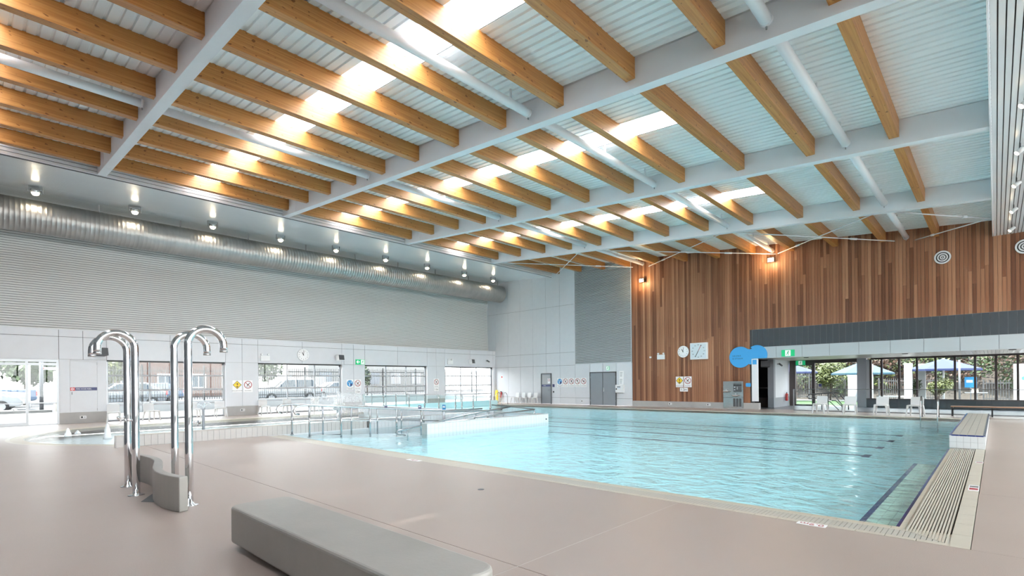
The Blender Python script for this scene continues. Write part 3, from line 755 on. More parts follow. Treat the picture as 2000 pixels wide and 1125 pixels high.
# floor marks
def floor_mark(name, label, x0, x1, y0, y1, txt=None, rz=0, size=.1, mat='red'):
    r = thing(name, label, 'sign', ((x0 + x1) / 2, (y0 + y1) / 2, .0))
    a, c = (x1 - x0) / 2, (y1 - y0) / 2
    MB().box(-a, a, -c, c, 0, .003).build('plate', 'sign_white', r)
    if txt: text('lettering', txt, size, mat, r, (0, 0, .004), (0, 0, rz), ext=.0006)
    else:
        MB().box(-a * .8, a * .8, -c * .75, -c * .08, .003, .0036).build('red_panel', 'maroon', r); MB().box(-a * .8, a * .8, c * .15, c * .75, .003, .0036).build('print_panel', 'alu', r)
floor_mark('depth_marker', 'white floor plate reading 0.9m at the near pool edge', -1.61, -1.33, 6.225, 6.345, '0.9m', PI, .12, 'maroon')
floor_mark('depth_marker', 'small white floor plate with red print beside the long grate', -.30, -.185, 9.6, 10.08)
floor_mark('depth_marker', 'narrow white floor plate beside the grate near the tiled block', -.29, -.18, 12.75, 13.0)
floor_mark('depth_marker', 'white floor plate reading 0.9m on the coping before the ramp rails', -8.9, -8.5, 6.225, 6.345, '0.9m', PI, .12, 'maroon')
o = MB().lathe([(.05, -.002), (.05, .003), (.03, .004)], 16).build('floor_drain', 'dark_grey', loc=(-5.55, 5.2, 0)); tag(o, 'small dark round drain set in the deck before the pool', 'drain')
# ---------------------------------------------------------------- ramp
rp = thing('pool_ramp', 'sloping white ramp entering the main pool beside the tiled wall', None, kind='structure')
MB().add([(-16.4, 6.84, -.03), (-14.75, 6.84, -.03), (-14.75, 15.4, -.58), (-16.4, 15.4, -.58), (-16.4, 6.84, -.62), (-14.75, 6.84, -.62), (-14.75, 15.4, -.62), (-16.4, 15.4, -.62)],
         [(0, 1, 2, 3), (0, 4, 5, 1), (1, 5, 6, 2), (2, 6, 7, 3)]).build('ramp_floor', 'pool_pale', rp)
pw = thing('tiled_wall', 'white tiled wall standing in the pool on the outer side of the ramp', 'wall', (-13.0, 9.9, 0), kind='structure')
MB().box(-.28, -.006, 0.006, 6.0, ZB, -.16).build('wall_foot', 'pool_wall', pw); MB().box(-.28, -.012, 0.012, 6.0, -.16, .29).build('wall_core', 'grout', pw); MB().box(-3.4, -.012, 5.75, 6.0, ZB, .29).build('wall_core', 'tile_white', pw)
tm2 = MB(); tm2.box(0, .012, .003, .147, 0, .146); tm2 = tm2.mesh('tile')
for i in range(40):
    for j in range(-1, 2): place('tile', tm2, 'tile_white', pw, (-.012, i * .15, .0 + j * .15 - .01))
for i in range(2):
    for j in range(-1, 2): MB().box(-.28 + i * .14 + .003, -.28 + (i + 1) * .14 - .003, 0, .012, j * .15 - .01, j * .15 + .136).build('end_tile', 'tile_shade', pw)
MB().box(-.29, .006, 0, 6.0, .29, .308).build('wall_cap', 'tile_shade', pw); MB().box(-3.4, -.29, 5.74, 6.0, .29, .308).build('wall_cap', 'tile_shade', pw)
MB().lathe([(.03, 0), (.03, .02)], 12, ax=0).build('inlet', 'black', pw, loc=(.0, 5.85, .1))
def handrail(x, lab, posts):
    r = thing('ramp_handrail', lab, 'handrail', (x, 7.0, 0), group='ramp handrails')
    zf = lambda y: .955 - .0795 * y if y < 6.1 else .47
    pts = [(0, -.30, .70), (0, -.42, .72), (0, -.47, .80), (0, -.42, .90), (0, -.28, .955), (0, 0, .955)] + [(0, y * .5, zf(y * .5)) for y in range(1, 13)] + [(0, 7.4, .45), (0, 8.2, .45)]
    MB().tube(pts, .03, 10).build('top_rail', 'rail_steel', r)
    for k in range(posts):
        y = k * 1.02; MB().tube([(0, y, -.02 - .065 * y), (0, y, zf(y))], .028, 10).build('post', 'rail_steel', r)
        if k == 0: MB().lathe([(.06, 0), (.06, .012), (.03, .02)], 16).build('base_flange', 'rail_steel', r)
    MB().tube([(0, 0, .49), (0, 5.1, .49 - .0795 * 5.1 + .1)], .014, 8).build('mid_rail', 'rail_steel', r)
    return r
handrail(-16.1, 'stainless ramp handrail beside the low tiled wall, farther of the front pair', 7)
r = handrail(-14.9, 'stainless ramp handrail on the pool side, nearer of the front pair', 7)
MB().tube([(0, 0, .06), (0, 1.02, .0)], .012, 8).build('kick_rail', 'rail_steel', r)
r = thing('ramp_handrail', 'low stainless handrail rising from the water in the middle of the ramp', 'handrail', (-14.7, 9.87, 0), group='ramp handrails')
MB().tube([(0, .4, -.2), (0, .12, -.16), (0, 0, -.09), (0, .1, -.02), (0, .4, .0), (0, 3.0, .33), (0, 4.5, .47), (0, 5.6, .55)], .03, 10).build('top_rail', 'rail_steel', r)
for y in (.5, 1.9, 3.1, 4.3): MB().tube([(0, y, -.4), (0, y, .1 * y)], .024, 8).build('post', 'rail_steel', r)
r = thing('ramp_handrail', 'stainless handrail along the outer wall of the ramp ending at its corner', 'handrail', (-13.3, 11.0, 0), group='ramp handrails')
MB().tube([(0, 0, .22), (0, 1.2, .36), (0, 2.9, .44), (0, 4.4, .485), (-.1, 4.55, .49), (-2.6, 4.6, .6)], .024, 10).build('top_rail', 'rail_steel', r)
for y in (1.2, 2.6, 4.4): MB().tube([(0, y, .0), (0, y, .44)], .022, 8).build('post', 'rail_steel', r)
# balustrade wall behind the toddler pool
bw_ = thing('tiled_wall', 'white tiled wall under the glass balustrade behind the toddler pool', 'wall', (-26.2, 15.15, 0), kind='structure')
MB().box(0, 10.6, 0.01, .25, -.5, .35).build('wall_core', 'grout', bw_)
tt = MB()
for i in range(70):
    for j in range(-2, 3): tt.box(i * .15 + .003, i * .15 + .147, 0, .01, j * .12 - .0, j * .12 + .116)
tt.build('wall_tiles', 'tile_white', bw_)['kind'] = 'stuff'
MB().box(0, 10.6, -.01, .26, .35, .368).build('wall_cap', 'panel', bw_)
r = thing('glass_balustrade', 'glass balustrade with steel posts on the tiled wall behind the toddler pool', 'balustrade', (-25.94, 15.28, .368))
bx = [0, .96, 2.12, 3.27, 4.43, 5.7, 6.8, 7.99, 8.45, 9.2, 10.26]
for x in bx:
    MB().box(x - .02, x + .02, -.02, .02, 0, .66).build('post', 'rail_steel', r)
    for z in (.15, .52): MB().box(x - .06, x + .06, -.025, .025, z - .02, z + .02).build('glass_clamp', 'stainless', r)
for a, c in zip(bx, bx[1:]): MB().box(a + .04, c - .04, -.005, .005, .05, .62).build('glass_panel', 'glass_teal', r)
MB().box(0, 8.45, -.025, .025, .65, .68).build('top_rail', 'rail_steel', r); MB().box(8.45, 10.26, -.025, .025, .58, .61).build('top_rail', 'rail_steel', r)
for x, hh, l in ((2.55, .06, 'two small navy tiles'), (5.5, .12, 'navy and white tile'), (7.35, .2, 'tall blue notice')):
    q = thing('pool_sign', f'{l} sign fixed below the glass balustrade', 'sign', (-25.94 + x, 15.14, .37), FACE_F)
    MB().box(-.12, .12, -.06, hh, 0, .01).build('plate', 'navy' if hh < .15 else 'sign_blue', q); MB().box(-.08, .08, hh * .3, hh * .7, .01, .012).build('print', 'sign_white', q)
# ================================================================ SHOWERS AND BENCHES
def shower(x, y, sgn, label, button):
    r = thing('shower_pole', label, 'shower', (x, y, 0), group='hooked shower poles')
    R = .215
    pts = [(0, 0, 0), (0, 0, .7), (0, 0, 1.4)] + [(0, 0, 2.0)] + [(0, sgn * (R - R * math.cos(a)), 2.125 + R * math.sin(a)) for a in [PI * i / 16 for i in range(0, 16)]] + [(0, sgn * 2 * R, 2.10), (0, sgn * 2 * R, 2.06)]
    MB().tube(pts, .048, 24).build('pipe', 'chrome', r)
    MB().lathe([(.105, 0), (.105, .008), (.06, .014), (.055, .03)], 28).build('base_flange', 'chrome', r)
    MB().lathe([(.05, 0), (.05, .03), (.04, .035)], 20).build('nozzle', 'stainless', r, loc=(0, sgn * 2 * R, 2.03))
    if button:
        q = MB().tube([(0, sgn * .04, 0), (0, sgn * .11, 0)], .016, 12).build('push_button', 'chrome', r, loc=(0, 0, 1.09))
        MB().tube([(0, sgn * .11, 0), (0, sgn * .135, 0)], .026, 12).build('button_cap', 'stainless', q); MB().tube([(0, sgn * .105, 0), (0, sgn * .105, -.05)], .005, 6).build('lever', 'stainless', q)
    for k in range(4):
        a = PI / 4 + k * PI / 2; MB().lathe([(.008, .008), (.008, .016)], 8).build('bolt', 'stainless', r, loc=(.085 * math.cos(a), .085 * math.sin(a), 0))
shower(-9.08, 1.68, -1, 'chrome hooked shower pole bending left, nearer of the left pair', True)
shower(-9.97, 1.74, -1, 'chrome hooked shower pole bending left, farther of the left pair', True)
shower(-7.76, 2.01, 1, 'chrome hooked shower pole bending right, nearer of the right pair', True)
shower(-8.68, 2.07, 1, 'chrome hooked shower pole bending right, farther of the right pair', False)
cl = [(-7.42, 1.86), (-7.6, 1.81), (-7.87, 1.775), (-8.1, 1.77), (-8.3, 1.785), (-8.6, 1.83), (-8.85, 1.89), (-9.1, 1.95), (-9.3, 2.0), (-9.5, 2.03), (-9.84, 2.045), (-10.3, 2.01), (-10.6, 1.96)]
cl = smooth(cl, 1)
def offs(l, d):
    o_ = []
    for i, p in enumerate(l):
        a, c = l[max(i - 1, 0)], l[min(i + 1, len(l) - 1)]; t = Vector((c[0] - a[0], c[1] - a[1])).normalized(); o_.append((p[0] - t.y * d, p[1] + t.x * d))
    return o_
r = thing('curved_bench', 'low grey concrete bench winding in an S between the chrome showers', 'bench', (-8.8, 1.9, 0))
poly = [(p[0] + 8.8, p[1] - 1.9) for p in offs(cl, .055) + offs(cl, -.055)[::-1]]
MB().prism(poly, 0, .438).build('concrete_body', 'concrete', r, bevel=.012)
o = MB().prism([(.45, -.50), (.75, -.28), (.42, -.16), (-.2, -.1), (-.25, -.17)], 0, .002).build('floor_patch', 'dark_grey', loc=(-8.95, 2.12, 0)); tag(o, 'thin dark patch on the floor at the foot of the curved concrete bench', 'grate')  # thin dark polygon laid flat on the floor beside the curved bench
# front bench
def rrect(x0, x1, y0, y1, rad, n=8):
    p = []
    for cx_, cy_, a0 in ((x1 - rad, y1 - rad, 0), (x0 + rad, y1 - rad, 90), (x0 + rad, y0 + rad, 180), (x1 - rad, y0 + rad, 270)):
        p += [(cx_ + rad * math.cos(math.radians(a0 + 90 * i / n)), cy_ + rad * math.sin(math.radians(a0 + 90 * i / n))) for i in range(n + 1)]
    return p
r = thing('concrete_bench', 'long polished grey concrete bench with rounded corners in the foreground', 'bench', (-3.9, 2.04, 0))
MB().prism(rrect(-1.58, 1.58, -.30, .30, .13), .055, .405).build('seat_block', 'concrete', r, bevel=.028)
MB().prism(rrect(-1.42, 1.42, -.18, .18, .05), 0, .08).build('recessed_base', 'dark_grey', r)
# ================================================================ CHAIRS
def make_chair(label):
    r = thing('plastic_chair', label, 'chair', group='white plastic chairs')
    MB().prism(rrect(-.235, .235, -.22, .24, .05), .43, .455).build('seat', 'plastic', r, bevel=.008)
    b = MB()
    pr = [(.205, .44), (.235, .60), (.265, .785), (.29, .785), (.262, .60), (.235, .44)]
    poly = rrect(-.225, .225, 0, .345, .05, 5); n = len(poly)
    v = [(u, .215 + h * .14, .44 + h) for u, h in poly] + [(u, .24 + h * .14, .44 + h) for u, h in poly]
    b.add(v, [tuple(range(n - 1, -1, -1)), tuple(range(n, 2 * n))] + [(i, (i + 1) % n, (i + 1) % n + n, i + n) for i in range(n)])
    b.build('backrest', 'plastic', r)
    for sx in (-1, 1):
        for sy in (-1, 1):
            t, f = (sx * .20, sy * .185 + .01), (sx * .245, sy * .255 + .02)
            a, c = .035, .018
            v = [(t[0] - a, t[1] - a, .44), (t[0] + a, t[1] - a, .44), (t[0] + a, t[1] + a, .44), (t[0] - a, t[1] + a, .44), (f[0] - c, f[1] - c, 0), (f[0] + c, f[1] - c, 0), (f[0] + c, f[1] + c, 0), (f[0] - c, f[1] + c, 0)]
            MB().add(v, [(0, 1, 2, 3), (4, 7, 6, 5), (0, 4, 5, 1), (1, 5, 6, 2), (2, 6, 7, 3), (3, 7, 4, 0)]).build('leg', 'plastic', r)
    for sx in (-1, 1):
        MB().prism([(-.20, .44), (.22, .44), (.22, .36), (.12, .40), (-.1, .40), (-.20, .36)], sx * .205 - .012, sx * .205 + .012, ax=0).build('apron', 'plastic', r)
    MB().prism([(-.22, .44), (.22, .44), (.22, .36), (.14, .405), (-.14, .405), (-.22, .36)], -.212, -.19, ax=1).build('apron', 'plastic', r)
    return r
ch = make_chair('white plastic chair at the far pool edge, first from the dark doorway')
ch.location = (-5.91, 26.95, 0); ch.rotation_euler = (0, 0, -.12)
for i, (x, y, a) in enumerate(((-4.75, 26.95, .05), (-3.60, 26.95, -.05), (-2.45, 26.95, -.2))):
    copy_to(ch, (x, y, 0), a, f'white plastic chair at the far pool edge, {ORD[i+1]} from the dark doorway')
for i, y in enumerate((4.42, 5.82, 7.5, 8.7, 10.8, 12.1, 13.65, 15.05)):
    copy_to(ch, (-28.15, y, 0), PI / 2 + (.3 if i == 1 else -.1 + .07 * (i % 3)), f'white plastic chair before the glazed side doors, {ORD[i]} from the entrance')
for i, (x, y) in enumerate(((-26.2, 28.1), (-25.55, 28.05), (-24.98, 28.05), (-24.38, 28.05))):
    copy_to(ch, (x, y, 0), -.25, f'white plastic chair in the far corner, {ORD[i]} from the yellow board')
# slatted bench far right
r = thing('timber_bench', 'long timber topped bench on black legs beside the tiled block', 'bench', (-1.37, 27.9, 0))
for i in range(3): MB().box(0, 4.4, -.2 + i * .14, -.2 + i * .14 + .12, .37, .41).build('seat_plank', 'bench_timber', r)
for x in (.05, 1.25, 2.6, 3.9):
    for y in (-.16, .16): MB().box(x - .025, x + .025, y - .025, y + .025, 0, .36).build('leg', 'black', r)
    MB().box(x - .025, x + .025, -.18, .2, .335, .37).build('crossbar', 'black', r)
# pool ladders
def ladder(x, y, w_, label, rz=0):
    r = thing('pool_ladder', label, 'ladder', (x, y, 0), (0, 0, rz))
    for sx in (0, w_):
        MB().tube([(sx, .62, 0), (sx, .60, .62), (sx, .52, .78), (sx, .38, .84), (sx, .22, .80), (sx, .08, .62), (sx, .0, .1), (sx, 0, -.55)], .022, 10).build('side_rail', 'rail_steel', r)
        MB().lathe([(.05, 0), (.05, .01), (.03, .015)], 14).build('base_flange', 'rail_steel', r, loc=(sx, .62, 0))
    for z in (-.15, -.4): MB().box(0, w_, -.03, .05, z - .012, z + .012).build('step', 'rail_steel', r)
ladder(-2.19, 25.9, .52, 'steel ladder with two curved rails at the far right pool corner')
ladder(-26.05, 25.9, .62, 'steel ladder with two curved rails at the far left pool corner')
# fountains in the toddler pool
r = thing('mushroom_fountain', 'small stainless mushroom headed fountain post in the toddler pool', 'fountain', (-21.4, 11.35, -.3))
MB().tube([(0, 0, 0), (0, 0, .72)], .05, 14).build('post', 'stainless', r); MB().lathe([(.05, .70), (.17, .74), (.22, .82), (.2, .9), (.1, .96), (.02, .97)], 20).build('head', 'stainless', r)
o = MB(); prf = []
for i in range(13):
    t = i / 12; prf.append((.12 + 1.35 * math.sin(t * PI / 2) ** .8, 1.25 - .05 - 1.2 * (t ** 2.4)))
o.lathe(prf, 36); o.f = o.f[:-2]; o.sm = o.sm[:-2]
r = thing('water_dome', 'see-through dome of falling water in the toddler pool', 'fountain', (-24.4, 13.0, -.03))
o.build('water_sheet', 'spray_sheet', r, fix=False); MB().tube([(0, 0, -.3), (0, 0, 1.22)], .07, 12).build('feed_pipe', 'stainless', r)
r = thing('spray_post', 'slim post with a flower shaped spray head in the toddler pool', 'fountain', (-21.4, 6.02, -.3))
MB().tube([(0, 0, 0), (0, 0, 1.0)], [.06, .045], 12).build('post', 'alu_white', r)
for k in range(7):
    a = k * 2 * PI / 7; MB().tube([(0, 0, 1.0), (.06 * math.cos(a), .06 * math.sin(a), 1.12), (.2 * math.cos(a), .2 * math.sin(a), 1.24), (.3 * math.cos(a), .3 * math.sin(a), 1.16)], [.02, .018, .012, .004], 6).build('water_jet', 'spray', r)
for (x, y, h, w_, l) in ((-21.9, 2.25, .27, .09, 'medium water jet bubbling in the toddler beach pool'), (-19.8, 2.95, .50, .10, 'tallest water jet bubbling beside the end of the tiled wall'), (-22.85, 2.6, .12, .08, 'smallest water jet bubbling farthest out in the beach pool')):
    b = MB(); pr = []
    for i in range(8):
        t = i / 7; pr.append((w_ * (1 - t) ** .7 + .008, h * t))
    b.lathe(pr, 12)
    b.v = [(a + random.uniform(-1, 1) * .12 * w_, c + random.uniform(-1, 1) * .12 * w_, d) for a, c, d in b.v]
    tag(b.build('water_jet', 'spray', loc=(x, y, -.03)), l, 'water jet', 'bubbling water jets')
# ================================================================ WALL FIXTURES
FW = lambda x, z, d=.0: (x, YF - .002 - d, z)
LW = lambda y, z, d=.0: (XL + .002 + d, y, z)
def clock(label, loc, rot, R, h_ang, m_ang):
    r = thing('wall_clock', label, 'clock', loc, rot)
    MB().lathe([(R, 0), (R, .05), (R * .94, .06)], 40).build('rim', 'white', r); MB().lathe([(R * .93, .058), (R * .93, .061)], 40).build('dial', 'sign_white', r)
    for k in range(12):
        a = PI / 2 - (k + 1) * PI / 6; text('numeral', str(k + 1), R * .24, 'black', r, (R * .74 * math.cos(a), R * .74 * math.sin(a), .062), ext=.0008)
    for nm, a, ln, wd in (('hour_hand', h_ang, .5, .05), ('minute_hand', m_ang, .68, .035)):
        d = Vector((math.sin(a), math.cos(a))); MB().bar(tuple(-d * R * .12), tuple(d * R * ln), wd * R * 2, .063, .067).build(nm, 'black', r)
    MB().lathe([(R * .07, .06), (R * .07, .07)], 14).build('hub', 'black', r)
clock('round white wall clock above the glazed side doors', LW(13.15, 3.25), FACE_L, .34, math.radians(-28), math.radians(6))
clock('round white wall clock on the timber wall', FW(-13.21, 3.24, .02), FACE_F, .34, math.radians(-28), math.radians(6))
r = thing('pace_clock', 'square swimming pace clock with one long sweep hand on the timber wall', 'clock', FW(-12.25, 2.76, .02), FACE_F)
MB().box(-.5, .5, 0, .94, 0, .14).build('case', 'white', r, bevel=.01); MB().box(-.455, .42, .055, .89, .14, .143).build('dial', 'face', r)
for k in range(12):
    a = PI / 2 - (k + 1) * PI / 6; text('numeral', str((k + 1) * 5), .085, 'black', r, (-.02 + .35 * math.cos(a), .47 + .35 * math.sin(a), .145), ext=.0008)
d = Vector((.46, .89)).normalized()
MB().bar((-.02 - d.x * .37, .47 - d.y * .37), (-.02 + d.x * .02, .47 + d.y * .02), .032, .147, .15).build('sweep_hand', 'black', r)
MB().bar((-.02, .47), (-.02 + d.x * .37, .47 + d.y * .37), .026, .147, .15).build('sweep_hand', 'maroon', r); MB().bar((-.02 + d.x * .33, .47 + d.y * .33), (-.02 + d.x * .38, .47 + d.y * .38), .045, .15, .152).build('hand_tip', 'black', r)
# safety signs
def sign(label, loc, rot, kind, cap, w_=.46, h_=.62, depth=None):
    r = thing('safety_sign', label, 'sign', loc, rot)
    p = MB().box(-w_ / 2, w_ / 2, -h_ / 2, h_ / 2, 0, .006).build('plate', 'sign_white', r)
    cyy = h_ * .12; R = w_ * .43
    if kind == 'diamond':
        MB().prism([(0, cyy + R * 1.08), (R * 1.08, cyy), (0, cyy - R * 1.08), (-R * 1.08, cyy)], .006, .008).build('diamond_border', 'black', r)
        MB().prism([(0, cyy + R * .94), (R * .94, cyy), (0, cyy - R * .94), (-R * .94, cyy)], .008, .010).build('diamond', 'yellow', r)
        b = MB(); b.bar((-.07, cyy + .045), (.05, cyy + .05), .022, .01, .012); b.bar((.03, cyy + .06), (-.015, cyy - .04), .03, .01, .012); b.prism([(.0 + .022 * math.cos(i * PI / 5), cyy + .085 + .0 + .022 * math.sin(i * PI / 5)) for i in range(10)], .01, .012)
        b.prism([(-.07, cyy - .075), (.07, cyy - .075), (.0, cyy - .15)], .01, .012); b.build('pictogram', 'black', r)
        b = MB(); b.bar((-.01, cyy + .0), (.012, cyy - .05), .02, .012, .013); b.build('red_mark', 'red', r)
    elif kind == 'watch':
        MB().lathe([(R, .006), (R, .008)], 36).build('disc', 'sign_blue', r, loc=(0, cyy, 0))
        b = MB(); b.prism([(-.07, cyy + .0), (-.13, cyy + .06), (-.09, cyy + .1), (-.02, cyy + .04), (.0, cyy - .15), (-.06, cyy - .15)], .008, .01); b.prism([(.09 + .035 * math.cos(i * PI / 6), cyy + .08 + .035 * math.sin(i * PI / 6)) for i in range(12)], .008, .01); b.build('light_figure', 'face', r)
        b = MB(); b.prism([(.02, cyy - .17), (.02, cyy - .02), (.17, cyy - .02), (.15, cyy - .11), (.08, cyy - .17)], .008, .011); b.prism([(-.085 + .03 * math.cos(i * PI / 6), cyy + .03 + .03 * math.sin(i * PI / 6)) for i in range(12)], .01, .012); b.build('dark_figure', 'navy', r)
    else:
        MB().ring(R * .84, R, .006, .010, 36, (0, cyy)).build('red_ring', 'maroon', r)
        a = R * .88 * .7071; MB().bar((-a, cyy + a), (a, cyy - a), R * .15, .006, .009).build('red_slash', 'maroon', r)
        b = MB()
        hd = lambda x, y, q=.026: b.prism([(x + q * math.cos(i * PI / 6), cyy + y + q * math.sin(i * PI / 6)) for i in range(12)], .009, .011)
        if kind == 'dive': b.bar((.08, cyy + .09), (-.02, cyy - .03), .035, .009, .011); b.bar((-.02, cyy - .03), (-.07, cyy - .09), .018, .009, .011); hd(-.035, -.01, .022); b.bar((-.09, cyy - .115), (.07, cyy - .115), .014, .009, .011)
        elif kind == 'run': hd(.045, .095); b.bar((.035, cyy + .07), (-.015, cyy - .02), .045, .009, .011); b.bar((-.01, cyy - .01), (-.1, cyy - .06), .022, .009, .011); b.bar((-.01, cyy - .01), (.05, cyy - .06), .024, .009, .011); b.bar((.05, cyy - .06), (.03, cyy - .12), .02, .009, .011); b.bar((.03, cyy + .05), (-.06, cyy + .05), .018, .009, .011); b.bar((.03, cyy + .05), (.09, cyy + .0), .018, .009, .011)
        elif kind == 'jump': hd(.0, .09); b.bar((.0, cyy + .07), (.0, cyy - .02), .05, .009, .011); b.bar((.0, cyy + .06), (.06, cyy + .1), .016, .009, .011); b.bar((.0, cyy + .06), (-.06, cyy + .1), .016, .009, .011); b.bar((.0, cyy - .01), (.05, cyy - .06), .022, .009, .011); b.bar((-.08, cyy - .11), (.08, cyy - .11), .014, .009, .011)
        else: hd(-.06, .06); b.bar((-.055, cyy + .04), (-.02, cyy - .04), .04, .009, .011); hd(.05, .08); b.bar((.05, cyy + .05), (.07, cyy - .03), .035, .009, .011); b.bar((-.02, cyy + .02), (.05, cyy + .03), .016, .009, .011); b.bar((-.02, cyy - .04), (.02, cyy - .1), .02, .009, .011)
        b.build('pictogram', 'black', r)
    for i, ln in enumerate(cap.split('\n')): text('caption', ln, .062, 'dark_grey', r, (0, -h_ * .38 + .035 * (len(cap.split(chr(10))) - 1) - i * .065, .007), ext=.0008)
    if depth:
        q = MB().box(-.2, .2, -h_ / 2 - .25, -h_ / 2 - .03, 0, .006).build('depth_plate', 'sign_white', r); text('lettering', depth, .16, 'black', q, (0, -h_ / 2 - .14, .007), ext=.0008)
sign('yellow diamond shallow water sign on grey pier between first two glazed doors', LW(9.65, 1.51), FACE_L, 'diamond', 'SHALLOW WATER')
sign('red ring no diving sign beside the yellow diamond on the grey pier', LW(10.18, 1.51), FACE_L, 'dive', 'NO DIVING')
sign('round blue watch children sign on grey pier under the exit light', LW(16.05, 1.53), FACE_L, 'watch', 'WATCH YOUR\nCHILDREN')
sign('red ring no diving sign with 1.5m plate under the exit light', LW(16.58, 1.53), FACE_L, 'dive', 'NO DIVING', depth='1.5m')
sign('red ring no diving sign with 1.5m plate on the last grey pier', LW(22.7, 1.57), FACE_L, 'dive', 'NO DIVING', depth='1.5m')
for i, (k, c, l) in enumerate((('watch', 'WATCH YOUR\nCHILDREN', 'round blue watch children sign, first of five beside the single grey door'), ('dive', 'NO DIVING', 'red ring no diving sign, second of five on the far white wall'), ('run', 'NO RUNNING', 'red ring no running sign, middle of five on the far white wall'),
                               ('jump', 'NO BOMBING', 'red ring no jumping sign, fourth of five on the far white wall'), ('push', 'NO PUSHING', 'red ring no pushing sign, last of five beside the grey double door'))):
    sign(l, FW(-22.32 + i * .51, 1.51), FACE_F, k, c)
sign('yellow diamond shallow water sign on the timber wall', FW(-13.46, 1.49, .03), FACE_F, 'diamond', 'SHALLOW WATER')
sign('red ring no diving sign on the timber wall beside the diamond sign', FW(-12.96, 1.49, .03), FACE_F, 'dive', 'NO DIVING')
r = thing('depth_sign', 'white plate reading 1.2m on the timber wall below two signs', 'sign', FW(-13.2, 1.04, .03), FACE_F); MB().box(-.24, .24, -.11, .11, 0, .006).build('plate', 'sign_white', r); text('lettering', '1.2m', .19, 'black', r, (0, 0, .007), ext=.0008)
# exit signs
def runner(b, cx_, cy_, s, z0, z1):
    b.prism([(cx_ + .12 * s + .07 * s * math.cos(i * PI / 5), cy_ + .33 * s + .07 * s * math.sin(i * PI / 5)) for i in range(10)], z0, z1)
    for a, c, wd in (((.08, .25), (-.05, -.02), .13), ((-.04, 0), (.12, -.15), .08), ((.12, -.15), (.06, -.36), .07), ((-.05, 0), (-.14, -.2), .08), ((-.14, -.2), (-.3, -.22), .07), ((.05, .2), (.24, .1), .06), ((.05, .22), (-.16, .14), .06)):
        b.bar((cx_ + a[0] * s, cy_ + a[1] * s), (cx_ + c[0] * s, cy_ + c[1] * s), wd * s, z0, z1)
def exit_sign(label, loc, rot, w_, h_, arrow=False, dep=.05):
    r = thing('exit_sign', label, 'sign', loc, rot)
    MB().box(-w_ / 2, w_ / 2, -h_ / 2, h_ / 2, 0, dep).build('case', 'exit_lit', r, bevel=.006)
    px_ = w_ * .25 if arrow else 0
    MB().box(px_ - h_ * .38, px_ + h_ * .38, -h_ * .44, h_ * .44, dep, dep + .003).build('door_symbol', 'exit_white', r)
    b = MB(); runner(b, px_, 0, h_ * .9, dep + .003, dep + .006); b.build('running_man', 'green', r)
    if arrow:
        b = MB(); ax = -w_ * .22; b.bar((ax - .1, 0), (ax + .1, 0), .045, dep, dep + .003); b.bar((ax - .12, 0), (ax - .02, .09), .045, dep, dep + .003); b.bar((ax - .12, 0), (ax - .02, -.09), .045, dep, dep + .003); b.build('arrow', 'exit_white', r)
exit_sign('green running man exit sign on the pale fascia over the window bay', FW(-7.66, 2.905, .035), FACE_F, .60, .33)
exit_sign('green exit sign with white arrow on the side wall pier', LW(16.75, 2.925), FACE_L, .62, .31, True)
exit_sign('small green exit sign hanging inside the window bay', (-8.35, 33.6, 2.53), FACE_F, .5, .26)
exit_sign('small dark green exit sign above the grey double door', FW(-18.35, 2.42), FACE_F, .22, .26)
# emergency twin lights
def emlight(label, loc, rot):
    r = thing('emergency_light', label, 'light', loc, rot)
    MB().box(-.24, .24, -.14, .14, 0, .08).build('case', 'white', r, bevel=.01)
    for s in (-1, 1):
        MB().tube([(s * .17, .14, .04), (s * .17, .19, .04)], .012, 8).build('stalk', 'alu', r); MB().tube([(s * .17, .21, .0), (s * .17, .2, .09)], .05, 12).build('lamp_head', 'white', r)
emlight('white emergency light with two small heads on the timber wall', FW(-14.6, 2.99, .02), FACE_F)
emlight('pale emergency light with two heads above the second glazed door', LW(11.05, 3.0), FACE_L); emlight('pale emergency light with two heads above the last glazed door', LW(23.95, 3.05), FACE_L)
o = MB().box(-.3, .3, -.13, .13, 0, .07).build('battery_case', 'panel', loc=LW(15.95, 2.88), rot=FACE_L, bevel=.01); tag(o, 'flat grey electrical case beside the arrow exit sign', 'case')
o = MB().box(-.06, .06, -.05, .05, 0, .05).build('wall_sensor', 'white', loc=FW(-15.3, 3.0, .02), rot=FACE_F, bevel=.008); tag(o, 'tiny white sensor box on the timber wall near the louvred grille', 'sensor')
# loudspeakers
def speaker(label, loc, rot, mat='grey_wall'):
    r = thing('loudspeaker', label, 'speaker', loc, rot)
    MB().tube([(0, .0, 0), (0, 0, .14)], .025, 8).build('bracket', 'alu', r)
    b = MB(); b.prism([(-.2, .1), (.2, .1), (.24, .38), (-.24, .38)], -.17, .17, ax=1)
    q = b.build('cabinet', mat, r, bevel=.01); q.rotation_euler = (-.15, .35, 0)
    g = MB(); g.box(-.22, .22, -.15, .15, .382, .39); q2 = g.build('grille', 'dark_grey', q)
speaker('grey wall loudspeaker above the hose cabinet', LW(3.95, 3.05), FACE_L, 'dark_grey'); speaker('grey wall loudspeaker at the right of the second glazed door', LW(15.2, 3.1), FACE_L, 'white'); speaker('grey wall loudspeaker above the last glazed door', LW(25.8, 3.1), FACE_L, 'white')
speaker('dark loudspeaker hung by the dark doorway in the window bay', (-9.45, 30.8, 2.4), FACE_F, 'dark_grey')
def cctv(label, loc, rot):
    r = thing('security_camera', label, 'camera', loc, rot); MB().tube([(0, 0, 0), (0, 0, .1)], .03, 8).build('mount', 'alu', r); MB().tube([(-.02, .02, .1), (.16, -.1, .2)], .05, 10).build('housing', 'dark_grey', r)
